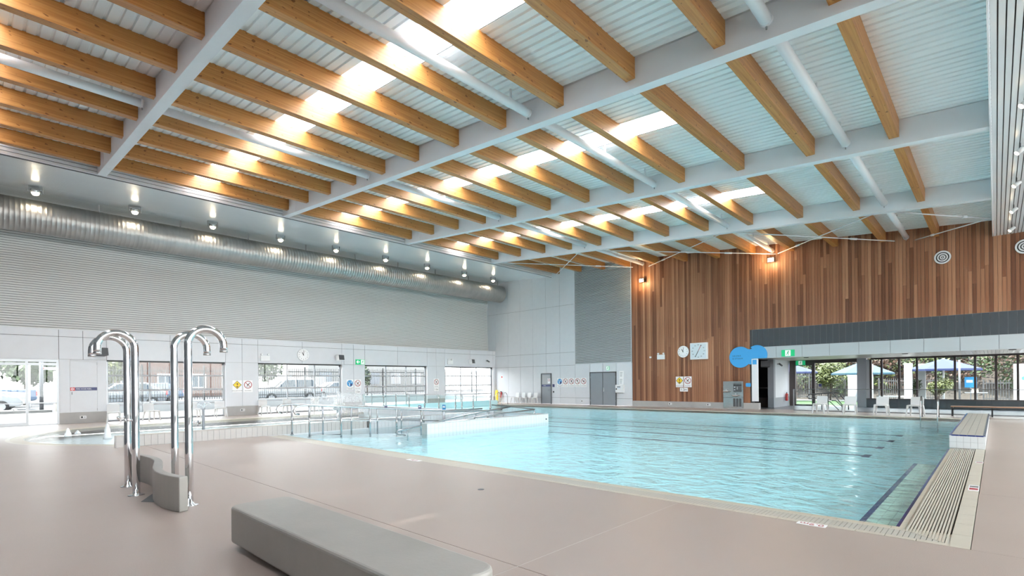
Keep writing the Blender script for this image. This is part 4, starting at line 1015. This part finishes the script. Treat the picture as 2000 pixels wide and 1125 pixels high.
cctv('dark security camera at the end of the side wall', LW(27.6, 3.25), FACE_L); cctv('dark tube camera on the white return wall of the window bay', (-9.04, 31.6, 2.45), (PI / 2, 0, PI / 2))
for i, (loc, rot, l) in enumerate(((LW(3.45, .26), FACE_L, 'power outlet plate on the plinth below the hose cabinet'), (LW(9.9, .27), FACE_L, 'power outlet plate on the plinth below the yellow diamond sign'), (FW(-14.05, .2, .04), FACE_F, 'power outlet on the plinth below the 1.2m plate'), (FW(-11.75, .2, .04), FACE_F, 'power outlet on the plinth nearest the drinking fountain'), (FW(-20.4, .25), FACE_F, 'power outlet on the white wall beside the double door'))):
    r = thing('power_outlet', l, 'outlet', loc, rot); MB().box(-.11, .11, -.06, .06, 0, .02).build('plate', 'white', r, bevel=.005); MB().lathe([(.04, .02), (.04, .03)], 14).build('socket', 'black', r, loc=(-.04, 0, 0)); MB().box(.03, .08, -.025, .025, .02, .026).build('switch', 'alu', r)
# blue cloud sign
r = thing('sauna_sign', 'bright blue cloud shaped SAUNA & STEAM sign at the timber wall edge', 'sign', FW(-10.0, 2.79, .05), FACE_F)
pts = [(.565 * math.cos(math.radians(a)), .565 * math.sin(math.radians(a))) for a in range(-42, -360 + 55, -8)]
pts += [(.40, .415), (.52, .40), (.62, .43)]
pts += [(.85 + .515 * math.cos(math.radians(a)), .09 + .515 * math.sin(math.radians(a))) for a in range(128, -24, -8)]
pts += [(1.33, -.10), (.58, -.10), (.58, -.40), (.50, -.40)]
MB().prism(pts, 0, .04).build('panel', 'blue_sign', r)
for i, (ln, yy) in enumerate((('S A U N A', .07), ('&  S T E A M', -.08))): text('lettering', ln, .1, 'black', r, (-.40, yy, .042), align='LEFT', ext=.0008)
r = thing('small_sign', 'small blue rounded plate beside the drinking fountain', 'sign', FW(-9.61, 1.30, .03), FACE_F); MB().prism(rrect(-.13, .13, -.1, .1, .04, 4), 0, .015).build('plate', 'blue_sign', r)
# drinking fountain
r = thing('drinking_fountain', 'stainless steel double drinking fountain recessed in the timber wall', 'fountain', FW(-10.39, 0, .03), FACE_F)
MB().box(-.53, .53, .06, 1.5, 0, .05).build('front_panel', 'stainless', r); MB().box(-.5, .5, 0, .06, 0, .03).build('toe_panel', 'plinth', r); MB().box(-.53, .53, .61, .625, .05, .055).build('panel_joint', 'dark_grey', r)
q = MB().box(.02, .45, .93, 1.32, .05, .055).build('bottle_filler', 'dark_grey', r); MB().box(.02, .45, 1.27, 1.33, .055, .06).build('filler_lip', 'black', q); MB().box(.2, .25, 1.05, 1.2, .055, .07).build('nozzle_guide', 'alu', q)
for dx in (0, ): MB().box(.05, .12, 1.16, 1.2, .055, .062).build('sensor_button', 'face', q); MB().box(.05, .12, 1.02, 1.06, .055, .062).build('sensor_button', 'face', q)
MB().box(.03, .45, 1.37, 1.41, .05, .056).build('top_vent', 'dark_grey', r)
for x, z in ((-.32, .95), (.17, .73)):
    q = MB().lathe([(.06, -.07), (.15, -.03), (.19, .02), (.19, .035)], 22).build('basin', 'chrome', r, loc=(x, z, .2), rot=(-PI / 2, 0, 0))
    MB().tube([(0, 0, .03), (.0, 0, .1), (.03, 0, .12)], .018, 8).build('spout', 'chrome', q)
for i in range(3): MB().box(.0 + i * .155, .12 + i * .155, .13, .57, .05, .056).build('cooling_vent', 'dark_grey', r)
# grey doors
r = thing('door_7', 'grey double door in the far white wall', 'door', FW(-18.745, 0), FACE_F, kind='structure')
for a in ((-1.02, -.96), (.96, 1.02)): MB().box(*a, 0, 2.19, 0, .05).build('frame', 'dark_grey', r)
MB().box(-1.02, 1.02, 2.12, 2.19, 0, .05).build('frame', 'dark_grey', r)
for a, c in ((-.96, -.01), (.01, .96)): MB().box(a, c, .01, 2.12, 0, .035).build('leaf', 'door_grey', r)
MB().box(-.02, .02, .01, 2.12, .0, .04).build('meeting_stile', 'dark_grey', r)
MB().box(.05, .09, .9, 1.15, .035, .05).build('lock_plate', 'stainless', r); MB().tube([(.07, 1.0, .05), (.07, 1.0, .09), (.2, 1.0, .09)], .011, 8).build('lever', 'stainless', r)
for sx in (-.95, .95):
    for z in (.3, 1.85): MB().box(sx - .02, sx + .02, z - .06, z + .06, .035, .055).build('hinge', 'alu', r)
r = thing('door_8', 'narrow grey door with upper window and navy strip in far white wall', 'door', FW(-23.53, 0), FACE_F, kind='structure')
for a in ((-.48, -.42), (.42, .48)): MB().box(*a, 0, 2.18, 0, .05).build('frame', 'dark_grey', r)
MB().box(-.48, .48, 2.12, 2.18, 0, .05).build('frame', 'dark_grey', r); MB().box(-.42, .42, .01, 2.12, 0, .03).build('leaf', 'door_grey', r)
MB().box(-.36, .36, 1.42, 2.06, .03, .036).build('window_pane', 'alu', r); q = MB().box(-.42, .42, 1.24, 1.36, .03, .04).build('name_strip', 'navy', r); text('lettering', 'STORE', .07, 'sign_white', q, (-.25, 1.3, .041), align='LEFT', ext=.0008)
MB().box(-.36, .36, .15, 1.15, .03, .034).build('lower_panel', 'door_grey', r); MB().tube([(.34, 1.0, .03), (.34, 1.0, .08), (.22, 1.0, .08)], .012, 8).build('lever', 'stainless', r)
q = MB().box(.14, .38, 1.45, 1.82, .036, .04).build('notice', 'sign_white', r); MB().ring(.06, .09, .04, .043, 20, (.26, 1.7)).build('red_ring', 'maroon', q)
r = thing('room_plate', 'tiny navy plate and black reader beside the narrow grey door', 'sign', FW(-22.88, 1.3), FACE_F); MB().box(-.09, .09, -.1, .1, 0, .01).build('plate', 'navy', r); MB().box(-.05, .05, -.5, -.38, 0, .02).build('reader', 'black', r)
# notices and defibrillator case
for (x, z, w_, h_, l) in ((-17.35, 2.0, .32, .44, 'white paper notice beside the double door, upper one'), (-17.37, 1.56, .32, .44, 'white paper notice beside the double door, lower one')):
    r = thing('notice', l, 'notice', FW(x, z), FACE_F); MB().box(-w_ / 2, w_ / 2, -h_ / 2, h_ / 2, 0, .004).build('sheet', 'sign_white', r)
    for i in range(4): MB().box(-w_ * .35, w_ * (.1 + .05 * i), -h_ * .3 + i * h_ * .18, -h_ * .3 + i * h_ * .18 + .03, .004, .005).build('print_line', 'alu', r)
r = thing('defibrillator_case', 'white wall box with small window beside the grey double door', 'cabinet', FW(-17.42, 1.08), FACE_F)
MB().box(-.29, .29, -.26, .26, 0, .18).build('case', 'white', r, bevel=.02); MB().box(-.16, .1, -.02, .17, .18, .184).build('window', 'face', r); MB().box(-.24, -.17, -.06, .04, .18, .2).build('latch', 'black', r); MB().box(-.16, .08, .1, .15, .184, .187).build('print', 'dark_grey', r)
# round air diffusers
for x, l in ((-1.62, 'round white ringed air diffuser high on the timber wall'), (.86, 'round ringed air diffuser cut by the right picture edge')):
    r = thing('air_diffuser', l, 'diffuser', FW(x, 6.70, .02), FACE_F); MB().lathe([(.27, 0), (.27, .03)], 36).build('back_disc', 'black', r)
    for a, c in ((.22, .28), (.13, .18), (.05, .095)): MB().ring(a, c, .03, .06, 36).build('ring', 'white', r)
    MB().lathe([(.025, .03), (.025, .06)], 14).build('core', 'white', r)
# flood lamps on the far wall
for x, l in ((-8.38, 'bright warm flood lamp on the timber wall, right one'), (-15.75, 'bright warm flood lamp on the timber wall beside the grille')):
    r = thing('flood_lamp', l, 'lamp', FW(x, 7.72, .04), FACE_F, group='timber wall flood lamps')
    MB().box(-.05, .05, -.04, .04, 0, .12).build('bracket', 'dark_grey', r); MB().box(-.16, .16, -.11, .11, .12, .2).build('housing', 'dark_grey', r); MB().box(-.13, .13, -.085, .085, .2, .206).build('lens', 'lamp', r)
    lamp('lamp_light', 'POINT', (0, -.1, .45), 14, (1, .72, .4), r, shadow_soft_size=.12)
# rescue board and extinguishers
r = thing('rescue_board', 'upright yellow rescue board in the far left corner', 'board', (-28.35, 28.35, 0)); MB().prism([(-.13 + .0, .08), (-.10, 0.02), (.10, .02), (.13, .08), (.13, .85), (.09, .97), (-.09, .97), (-.13, .85)], -.04, .04, ax=1).build('board', 'yellow', r, bevel=.02); MB().box(-.14, .14, -.05, .05, 0, .06).build('stand', 'dark_grey', r)
def extinguisher(label, loc, rot):
    r = thing('fire_extinguisher', label, 'extinguisher', loc, rot); MB().lathe([(.02, 0), (.07, .01), (.075, .05), (.075, .36), (.05, .42), (.025, .44)], 18).build('cylinder', 'red', r); MB().box(-.06, .03, -.02, .02, .44, .5).build('handle', 'black', r); MB().tube([(.03, 0, .46), (.1, 0, .4), (.09, 0, .2)], .012, 8).build('hose', 'black', r); MB().box(-.03, .03, .07, .1, .1, .4).build('bracket', 'alu', r)
extinguisher('red fire extinguisher on the far wall beside the yellow rescue board', (-28.0, 28.49, .38), (0, 0, 0)); extinguisher('red fire extinguisher on the white return wall of the window bay', (-8.95, 33.0, .32), (0, 0, -PI / 2))
r = thing('small_sign', 'tiny red and white sign above the yellow rescue board', 'sign', FW(-28.0, 1.95), FACE_F); MB().box(-.09, .09, -.14, .14, 0, .006).build('plate', 'sign_white', r); MB().box(-.06, .06, -.04, .1, .006, .008).build('symbol', 'red', r)
for (x, y) in ((-7.07, 29.5), (.49, 28.95), (-3.0, 29.2)):
    o = MB().lathe([(.1, -.02), (.12, 0), (.12, .01)], 20).build('downlight', 'black', loc=(x, y, 2.68)); tag(o, f'black round downlight in the ash soffit, {"left" if x < -5 else ("right" if x > 0 else "middle")} of three', 'lamp', 'ash soffit downlights')
# ================================================================ OUTSIDE, LEFT: car park
gp = thing('ground_carpark', 'sunlit paving and asphalt of the car park outside', None, kind='structure')
MB().add([(-28.9, -14, -.02), (-28.9, 40, -.02), (-34, 40, .33), (-34, -14, .33)], [(0, 1, 2, 3)]).build('paving', 'paving', gp)
MB().box(-90, -34, -40, 60, .2, .33).build('asphalt', 'asphalt', gp)
for i in range(8): MB().box(-41.5, -34.6, -6 + i * 2.6, -5.88 + i * 2.6, .33, .336).build('bay_line', 'white', gp)
MB().box(-34.2, -33.9, -14, 2.9, .33, .45).build('kerb', 'paving', gp)
r = thing('yard_wall', 'low white wall carrying the picket fence outside the glazed doors', 'wall', (-32.5, 3.4, 0))
for i in range(10): MB().box(-.12, .12, i * 2.9, i * 2.9 + 2.88, .1, .74).build('wall_block', 'outside_white', r)
r = thing('picket_fence', 'pale steel picket fence outside the glazed side doors', 'fence', (-32.5, 3.4, .74))
pk = MB(); y = .06
while y < 29: pk.box(-.012, .012, y, y + .025, .05, 1.85); y += .125
pk.build('pickets', 'fence_white', r)['kind'] = 'stuff'
for z in (.2, 1.62): MB().box(-.02, .02, 0, 29, z, z + .045).build('rail', 'fence_white', r)
for i in range(11): MB().box(-.035, .035, i * 2.9 - .035, i * 2.9 + .035, 0, 1.95).build('post', 'fence_white', r)
def car(label, loc, rz, mat, kind):
    r = thing('parked_car', label, 'car', loc, (0, 0, rz), group='cars outside')
    W2 = .88
    if kind == 'suv': body = [(-2.2, .35), (-2.25, .75), (-2.15, .95), (-1.0, 1.05), (1.9, 1.08), (2.2, .98), (2.25, .6), (2.2, .35)]; cab = [(-1.05, 1.02), (-.35, 1.62), (1.75, 1.66), (2.1, 1.05)]; wins = [[(-.85, 1.08), (-.3, 1.55), (.35, 1.57), (.35, 1.08)], [(.42, 1.08), (.42, 1.57), (1.65, 1.58), (1.85, 1.1)]]
    elif kind == 'ute': body = [(-2.5, .4), (-2.55, .8), (-2.4, 1.0), (-1.2, 1.1), (2.5, 1.12), (2.55, .5), (2.4, .4)]; cab = [(-1.25, 1.05), (-.55, 1.68), (.6, 1.68), (.75, 1.08)]; wins = [[(-1.05, 1.12), (-.5, 1.6), (-.05, 1.6), (-.05, 1.12)], [(.0, 1.12), (.0, 1.6), (.55, 1.6), (.62, 1.12)]]
    else: body = [(-2.05, .3), (-2.15, .55), (-2.0, .78), (-1.05, .95), (1.7, 1.0), (2.05, .9), (2.1, .5), (2.0, .3)]; cab = [(-1.1, .92), (-.3, 1.42), (1.1, 1.46), (1.9, .98)]; wins = [[(-.85, .98), (-.25, 1.36), (.3, 1.38), (.3, .99)], [(.37, .99), (.37, 1.38), (1.05, 1.38), (1.45, 1.02)]]
    MB().prism(body, -W2, W2, ax=1).build('body', mat, r, bevel=.07)
    n = len(cab); b = MB(); v = [(x, -W2 * (.97 if z < 1.2 else .8), z) for x, z in cab] + [(x, W2 * (.97 if z < 1.2 else .8), z) for x, z in cab]
    b.add(v, [tuple(range(n)), tuple(range(2 * n - 1, n - 1, -1))] + [(i, i + n, (i + 1) % n + n, (i + 1) % n) for i in range(n)]); b.build('cabin', mat, r, bevel=.05)
    zb = wins[0][0][1]
    for wn in wins:
        for sgn in (-1, 1):
            f = lambda z: sgn * (W2 * (.97 - .17 * (z - zb + .06) / .6) + .012)
            MB().add([(x, f(z), z) for x, z in wn] + [(x, f(z) - sgn * .03, z) for x, z in wn], [(0, 1, 2, 3), (7, 6, 5, 4)]).build('side_window', 'car_glass', r)
    MB().add([(cab[0][0] + .02, -.7, cab[0][1] + .06), (cab[0][0] + .02, .7, cab[0][1] + .06), (cab[1][0] - .06, .62, cab[1][1] - .05), (cab[1][0] - .06, -.62, cab[1][1] - .05)], [(0, 1, 2, 3)]).build('windscreen', 'car_glass', r, loc=(-.03, 0, .03))
    wr_ = .34 if kind != 'hatch' else .30
    for x in (-1.35, 1.35):
        for s in (-1, 1):
            q = MB().lathe([(wr_ * .6, -.11), (wr_, -.1), (wr_, .1), (wr_ * .6, .11)], 20, ax=1).build('wheel', 'tyre', r, loc=(x, s * (W2 - .09), wr_)); MB().lathe([(wr_ * .58, -.115), (wr_ * .58, .115)], 16, ax=1).build('rim', 'alu', q)
    xe = max(p[0] for p in body)
    for s in (-1, 1):
        MB().box(xe - .06, xe + .01, s * .78 - .1, s * .78 + .1, .72, .98).build('tail_light', 'red', r); MB().box(-xe + .06, -xe + .2, s * .62 - .16, s * .62 + .16, .62, .76).build('headlight', 'sign_white', r)
car('white hatchback nosing in behind the left entrance glass', (-36.2, -.2, .33), PI * 1.5, 'car_white', 'hatch')
car('second white car parked beyond the nearest hatchback', (-39.6, .1, .33), PI * 1.5, 'car_white', 'suv')
car('blue utility truck with red tail light beyond the entrance', (-44.5, .5, .33), PI / 2, 'car_blue', 'ute')
car('white sport utility car behind the fence at the second glazed door', (-36.8, 15.6, .33), PI / 2, 'car_white', 'suv')
car('silver hatchback behind the fence at the first glazed door', (-37.2, 6.2, .33), PI / 2, 'car_silver', 'hatch')
car('small blue car far behind the fence at the first glazed door', (-46, 9.3, .33), PI / 2, 'car_blue', 'hatch')
car('white car far behind the fence near the third glazed door', (-43, 22.4, .33), PI / 2, 'car_white', 'hatch')
r = thing('sign_post', 'dark lamp post with white arrow board in the car park', 'post', (-38, 2.82, .33)); MB().tube([(0, 0, 0), (0, 0, 4.2)], .09, 10).build('pole', 'dark_grey', r); MB().box(-.03, .03, .02, .75, 2.2, 2.34).build('board', 'sign_white', r); MB().box(.03, .035, .03, .12, 2.21, 2.33).build('red_tip', 'red', r)
r = thing('bollard', 'white round bollard pipe in the car park', 'bollard', (-41, 2.5, .33)); MB().tube([(0, 0, 0), (0, 0, 2.6)], .07, 10).build('pipe', 'white', r); MB().lathe([(.07, 0), (.04, .04)], 10).build('cap', 'white', r, loc=(0, 0, 2.6))
r = thing('storage_crate', 'pale stacked slatted crate wall at the right of the entrance view', 'crate', (-35.2, 3.1, .33))
for i in range(5): MB().box(-.4, .4, 0, .9, i * .42, i * .42 + .38).build('crate_box', 'tile_beige2', r)
r = thing('wheel_stop', 'white concrete wheel stop on the asphalt', 'kerb', (-35.0, 1.25, .33)); MB().prism([(-.1, 0), (.1, 0), (.06, .14), (-.06, .14)], -.3, .3, ax=1).build('block', 'white', r)
# building behind
r = thing('brick_building', 'brick house with white window frames beyond the car park', 'building', (-62, 6, .3))
MB().box(-6, 0, 0, 16, 0, 6.2).build('wall', 'brick', r); MB().prism([(-6.6, 6.2), (.6, 6.2), (-3, 8.3)], -.4, 16.4, ax=1).build('roof', 'dark_grey', r)
for i in range(5):
    for z in (1.0, 3.8):
        q = MB().box(0, .06, 1.3 + i * 3, 2.7 + i * 3, z, z + 1.5).build('window', 'white', r); MB().box(.06, .08, 1.4 + i * 3, 1.96 + i * 3, z + .1, z + 1.4).build('pane', 'car_glass', q); MB().box(.06, .08, 2.04 + i * 3, 2.6 + i * 3, z + .1, z + 1.4).build('pane', 'car_glass', q)
r = thing('pale_building', 'pale rendered building far beyond the last glazed doors', 'building', (-64, 30, .3)); MB().box(-6, 0, 0, 20, 0, 5.5).build('wall', 'paving', r)
for i in range(5): MB().box(0, .05, 1.5 + i * 3.6, 3.2 + i * 3.6, 1.2, 2.8).build('window', 'car_silver', r)
# ---------------------------------------------------------------- foliage
def leaves(b, c, rad, n, s, flat=1.0):
    for _ in range(n):
        while True:
            p = Vector((random.uniform(-1, 1), random.uniform(-1, 1), random.uniform(-1, 1)))
            if .3 < p.length < 1: break
        p = Vector((p.x * rad[0], p.y * rad[1], p.z * rad[2])) + Vector(c)
        a = Vector((random.gauss(0, 1), random.gauss(0, 1), random.gauss(0, 1))).normalized(); q = a.orthogonal().normalized(); k = s * random.uniform(.6, 1.3)
        u = a * k; w2 = q * k * .5
        b.add([p - u, p + w2, p + u, p - w2], [(0, 1, 2, 3)])
def tree(name, label, cat, base, h, rad, n, s, mat, trunk=.1, blobs=5, grp=None):
    r = thing(name, label, cat, base, group=grp)
    b = MB()
    for i in range(blobs):
        f = random.uniform(.75, 1); c = (random.uniform(-.5, .5) * rad, random.uniform(-.5, .5) * rad, h * random.uniform(.45, .85))
        leaves(b, c, (rad * .6 * f, rad * .6 * f, h * .24 * f), n // blobs, s)
    b.build('foliage', mat, r, fix=False)['kind'] = 'stuff'
    if trunk:
        b = MB(); b.tube([(0, 0, -.1), (.05, 0, h * .3), (0, .05, h * .7)], [trunk, trunk * .8, trunk * .3], 8)
        for k in range(4):
            a = k * 1.7; b.tube([(.04, 0, h * (.25 + .08 * k)), (math.cos(a) * rad * .5, math.sin(a) * rad * .5, h * (.5 + .08 * k))], [trunk * .5, trunk * .15], 6)
        b.build('trunk', 'bark', r)
for i, (x, y, h, rad, m) in enumerate(((-52, -4, 7, 3.2, 'leaf_dark'), (-53, 1.5, 8, 3.4, 'leaf_dark'), (-52, 5.2, 7, 2.6, 'leaf_russet'), (-50, 2.9, 5, 2.2, 'leaf'))):
    tree('dark_tree', f'dense {["dark", "tall dark", "reddish", "green"][i]} tree at the back of the car park', 'tree', (x, y, .3), h, rad, 2600, .22, m, .16, grp='car park trees')
tree('street_tree', 'light green tree behind the fence at the first glazed door', 'tree', (-48, 8.2, .3), 4.5, 1.5, 1200, .16, 'leaf_lime', .09)
tree('street_tree', 'green tree behind the fence at the second glazed door', 'tree', (-50, 19.5, .3), 5, 1.8, 1200, .16, 'leaf', .09)
tree('street_tree', 'thin green sapling behind the fence at the third glazed door', 'tree', (-40, 24.0, .3), 3.2, .5, 500, .1, 'leaf', .05)
# ================================================================ OUTSIDE, FAR: terrace with parasols
gt = thing('ground_terrace', 'sunny terrace, lawn and rocky bank beyond the far windows', None, kind='structure')
MB().box(-40, 40, YW + .3, 46, -.2, -.04).build('terrace_paving', 'paving', gt); MB().box(-30, -5.2, 36.2, 43.0, -.03, -.02).build('lawn', 'lawn', gt)
MB().add([(-50, 47.5, -.3), (40, 47.5, -.3), (40, 60, 9), (-50, 60, 9)], [(0, 1, 2, 3)]).build('rock_bank', 'rock', gt)
def parasol(label, x, y, mat, half, eave, apex):
    r = thing('parasol', label, 'parasol', (x, y, 0), group='terrace parasols')
    n = 8; b = MB(); v = [(0, 0, apex)] + [(half * math.cos(2 * PI * (k + .5) / n), half * math.sin(2 * PI * (k + .5) / n), eave) for k in range(n)]
    b.add(v, [(0, k + 1, (k + 1) % n + 1) for k in range(n)])
    b.add([(p[0], p[1], p[2]) for p in v[1:]] + [(p[0] * 1.0, p[1] * 1.0, p[2] - .12) for p in v[1:]], [(k, (k + 1) % n, n + (k + 1) % n, n + k) for k in range(n)])
    q = b.build('canopy', mat, r, fix=False); m = q.modifiers.new('Solidify', 'SOLIDIFY'); m.thickness = .012
    MB().tube([(0, 0, 0), (0, 0, apex)], .06, 10).build('pole', 'white', r)
    for k in range(n): MB().tube([(0, 0, apex - .1), tuple(Vector(v[k + 1]) - Vector((0, 0, .02)))], .02, 6).build('rib', 'alu', r)
    MB().lathe([(.35, 0), (.35, .08), (.1, .12)], 16).build('base', 'alu', r)
parasol('dark blue parasol beyond the glass door, partly hidden', -11.0, 41.5, 'canvas_blue', 1.75, 2.1, 2.75)
parasol('light blue parasol beyond the grey column', -6.65, 42, 'canvas_light', 1.85, 1.95, 2.75)
parasol('royal blue parasol beyond the window band', -2.4, 42, 'canvas_blue', 1.95, 2.12, 2.78)
def pfence(label, x0, x1, y, h, z=0, post=2.4):
    r = thing('garden_fence', label, 'fence', (x0, y, z)); b = MB(); x = 0
    while x < x1 - x0: b.box(x, x + .03, -.012, .012, .08, h); x += .12
    b.build('pickets', 'fence_white', r)['kind'] = 'stuff'
    for zz in (.2, h - .2): MB().box(0, x1 - x0, -.02, .02, zz, zz + .05).build('rail', 'fence_white', r)
    n = int((x1 - x0) / post)
    for i in range(n + 1): MB().box(i * post - .04, i * post + .04, -.04, .04, 0, h + .05).build('post', 'fence_white', r)
pfence('white picket fence behind the lawn beyond the glass door', -15.5, -8.3, 45.5, 2.0); pfence('low picket fence beyond the middle windows', -6.2, -2.6, 45.5, 1.55); pfence('grey barred gate panel near the white terrace wall', -.55, .65, 41.5, 1.3, .1)
r = thing('garden_shed', 'grey double cupboard shed on the terrace', 'shed', (-7.3, 44.5, 0)); MB().box(-.6, .6, -.3, .3, 0, 1.85).build('body', 'plinth', r); 
for s in (-1, 1): MB().box(s * .3 - .27, s * .3 + .27, -.34, -.3, .05, 1.75).build('door', 'panel', r)
r = thing('terrace_wall', 'tall white rendered wall at the right end of the terrace', 'wall', (.75, 42.5, 0)); MB().box(0, 8, 0, .3, 0, 2.35).build('render', 'outside_white', r); MB().lathe([(.12, 0), (.12, .01)], 8, ax=1).build('blue_mark', 'blue_sign', r, loc=(.45, -.01, 1.5))
r = thing('notice_board', 'blue notice board standing on the terrace', 'sign', (-1.15, 42.6, 0)); MB().box(-.28, .28, -.02, .02, .95, 1.6).build('board', 'blue_sign', r); MB().box(-.2, .1, -.025, -.02, 1.25, 1.42).build('print', 'sign_white', r); MB().box(-.03, .03, 0, .04, 0, .95).build('post', 'alu', r)
r = thing('outdoor_table', 'small outdoor table with a tray on the terrace', 'table', (-.85, 40.3, 0)); MB().box(-.5, .5, -.3, .3, .66, .70).build('top', 'alu', r); MB().box(-.06, .06, -.06, .06, .05, .66).build('leg', 'alu', r); MB().box(-.35, .35, -.25, .25, 0, .05).build('foot', 'alu', r); MB().box(-.2, .1, -.15, .15, .70, .9).build('tray_stack', 'tile_beige2', r)
for i, (x, y, w_, l) in enumerate(((-4.05, 41.0, .2, 'white terrace column left of the royal blue parasol'), (-3.55, 43.0, .2, 'farther white terrace column beside the royal blue parasol'), (-6.0, 40.5, .16, 'white terrace column beyond the first window pane'))):
    r = thing('terrace_column', l, 'column', (x, y, 0)); MB().box(-w_, w_, -w_, w_, 0, 2.5).build('shaft', 'outside_white', r); MB().box(-w_ - .05, w_ + .05, -w_ - .05, w_ + .05, 0, .08).build('foot', 'white', r)
r = thing('sun_lounger', 'white sun lounger on the terrace beyond the windows', 'lounger', (-5.0, 43.6, 0)); MB().box(-.9, .6, -.3, .3, .28, .36).build('bed', 'white', r); MB().prism([(.55, .3), (.62, .3), (1.0, .75), (.94, .78)], -.3, .3, ax=1).build('backrest', 'white', r)
for x in (-.8, .5):
    for y in (-.25, .25): MB().box(x - .03, x + .03, y - .03, y + .03, 0, .28).build('leg', 'white', r)
r = thing('terrace_pole', 'dark slim pole standing among the terrace shrubs', 'pole', (-1.55, 39.6, 0)); MB().tube([(0, 0, 0), (0, 0, 2.6)], .05, 8).build('shaft', 'dark_grey', r); MB().lathe([(.12, 0), (.12, .03)], 12).build('foot', 'dark_grey', r)
tree('garden_tree', 'bushy lime green tree beyond the glass door', 'tree', (-9.1, 44.6, 0), 3.3, 1.2, 2600, .10, 'leaf_lime', .06, 8)
tree('garden_shrub', 'lime and russet shrub below the royal blue parasol', 'shrub', (-2.55, 40.3, 0), 1.55, .75, 1300, .08, 'leaf_lime', .04, 6)
tree('garden_shrub', 'green shrub at the left of the royal blue parasol', 'shrub', (-3.95, 42.6, 0), 1.4, .5, 700, .08, 'leaf', .03, 5)
for i, (x, y, z, h, rad, m, l) in enumerate(((-15, 50, 1, 4, 3.2, 'leaf_russet', 'russet hedge tree far left on the bank'), (-10.8, 50, 1, 4.2, 3.2, 'leaf', 'green hedge tree on the bank behind the lime tree'), (-6.5, 50, 1, 3.6, 2.8, 'leaf_russet', 'russet hedge tree on the bank behind the light parasol'), (-2.6, 51, 1.2, 4.4, 3.0, 'leaf', 'green hedge tree on the bank behind the royal parasol'), (1.2, 51, 1.2, 4.6, 3.0, 'leaf', 'green tree with pale trunk on the bank at right'), (5, 50, 1, 4.2, 3.0, 'leaf_russet', 'russet tree on the bank at the far right'))):
    tree('bank_tree', l, 'tree', (x, y, z), h, rad, 2400, .16, m, .16, 6, grp='trees on the bank')

r = thing('hedge', 'tangled brown and green hedge climbing the bank beyond the terrace', 'hedge', (-5, 47.2, 0))
for m, n_ in (('leaf', 5200), ('leaf_russet', 4200), ('leaf_lime', 1600)):
    b = MB()
    for i in range(26): leaves(b, (-14 + i * 1.05 + random.uniform(-.5, .5), random.uniform(-.2, 1.2) + random.uniform(0, 1.6), random.uniform(.6, 4.2)), (1.1, .7, .9), n_ // 26, .13)
    b.build('foliage', m, r, fix=False)['kind'] = 'stuff'
flatten_texts()
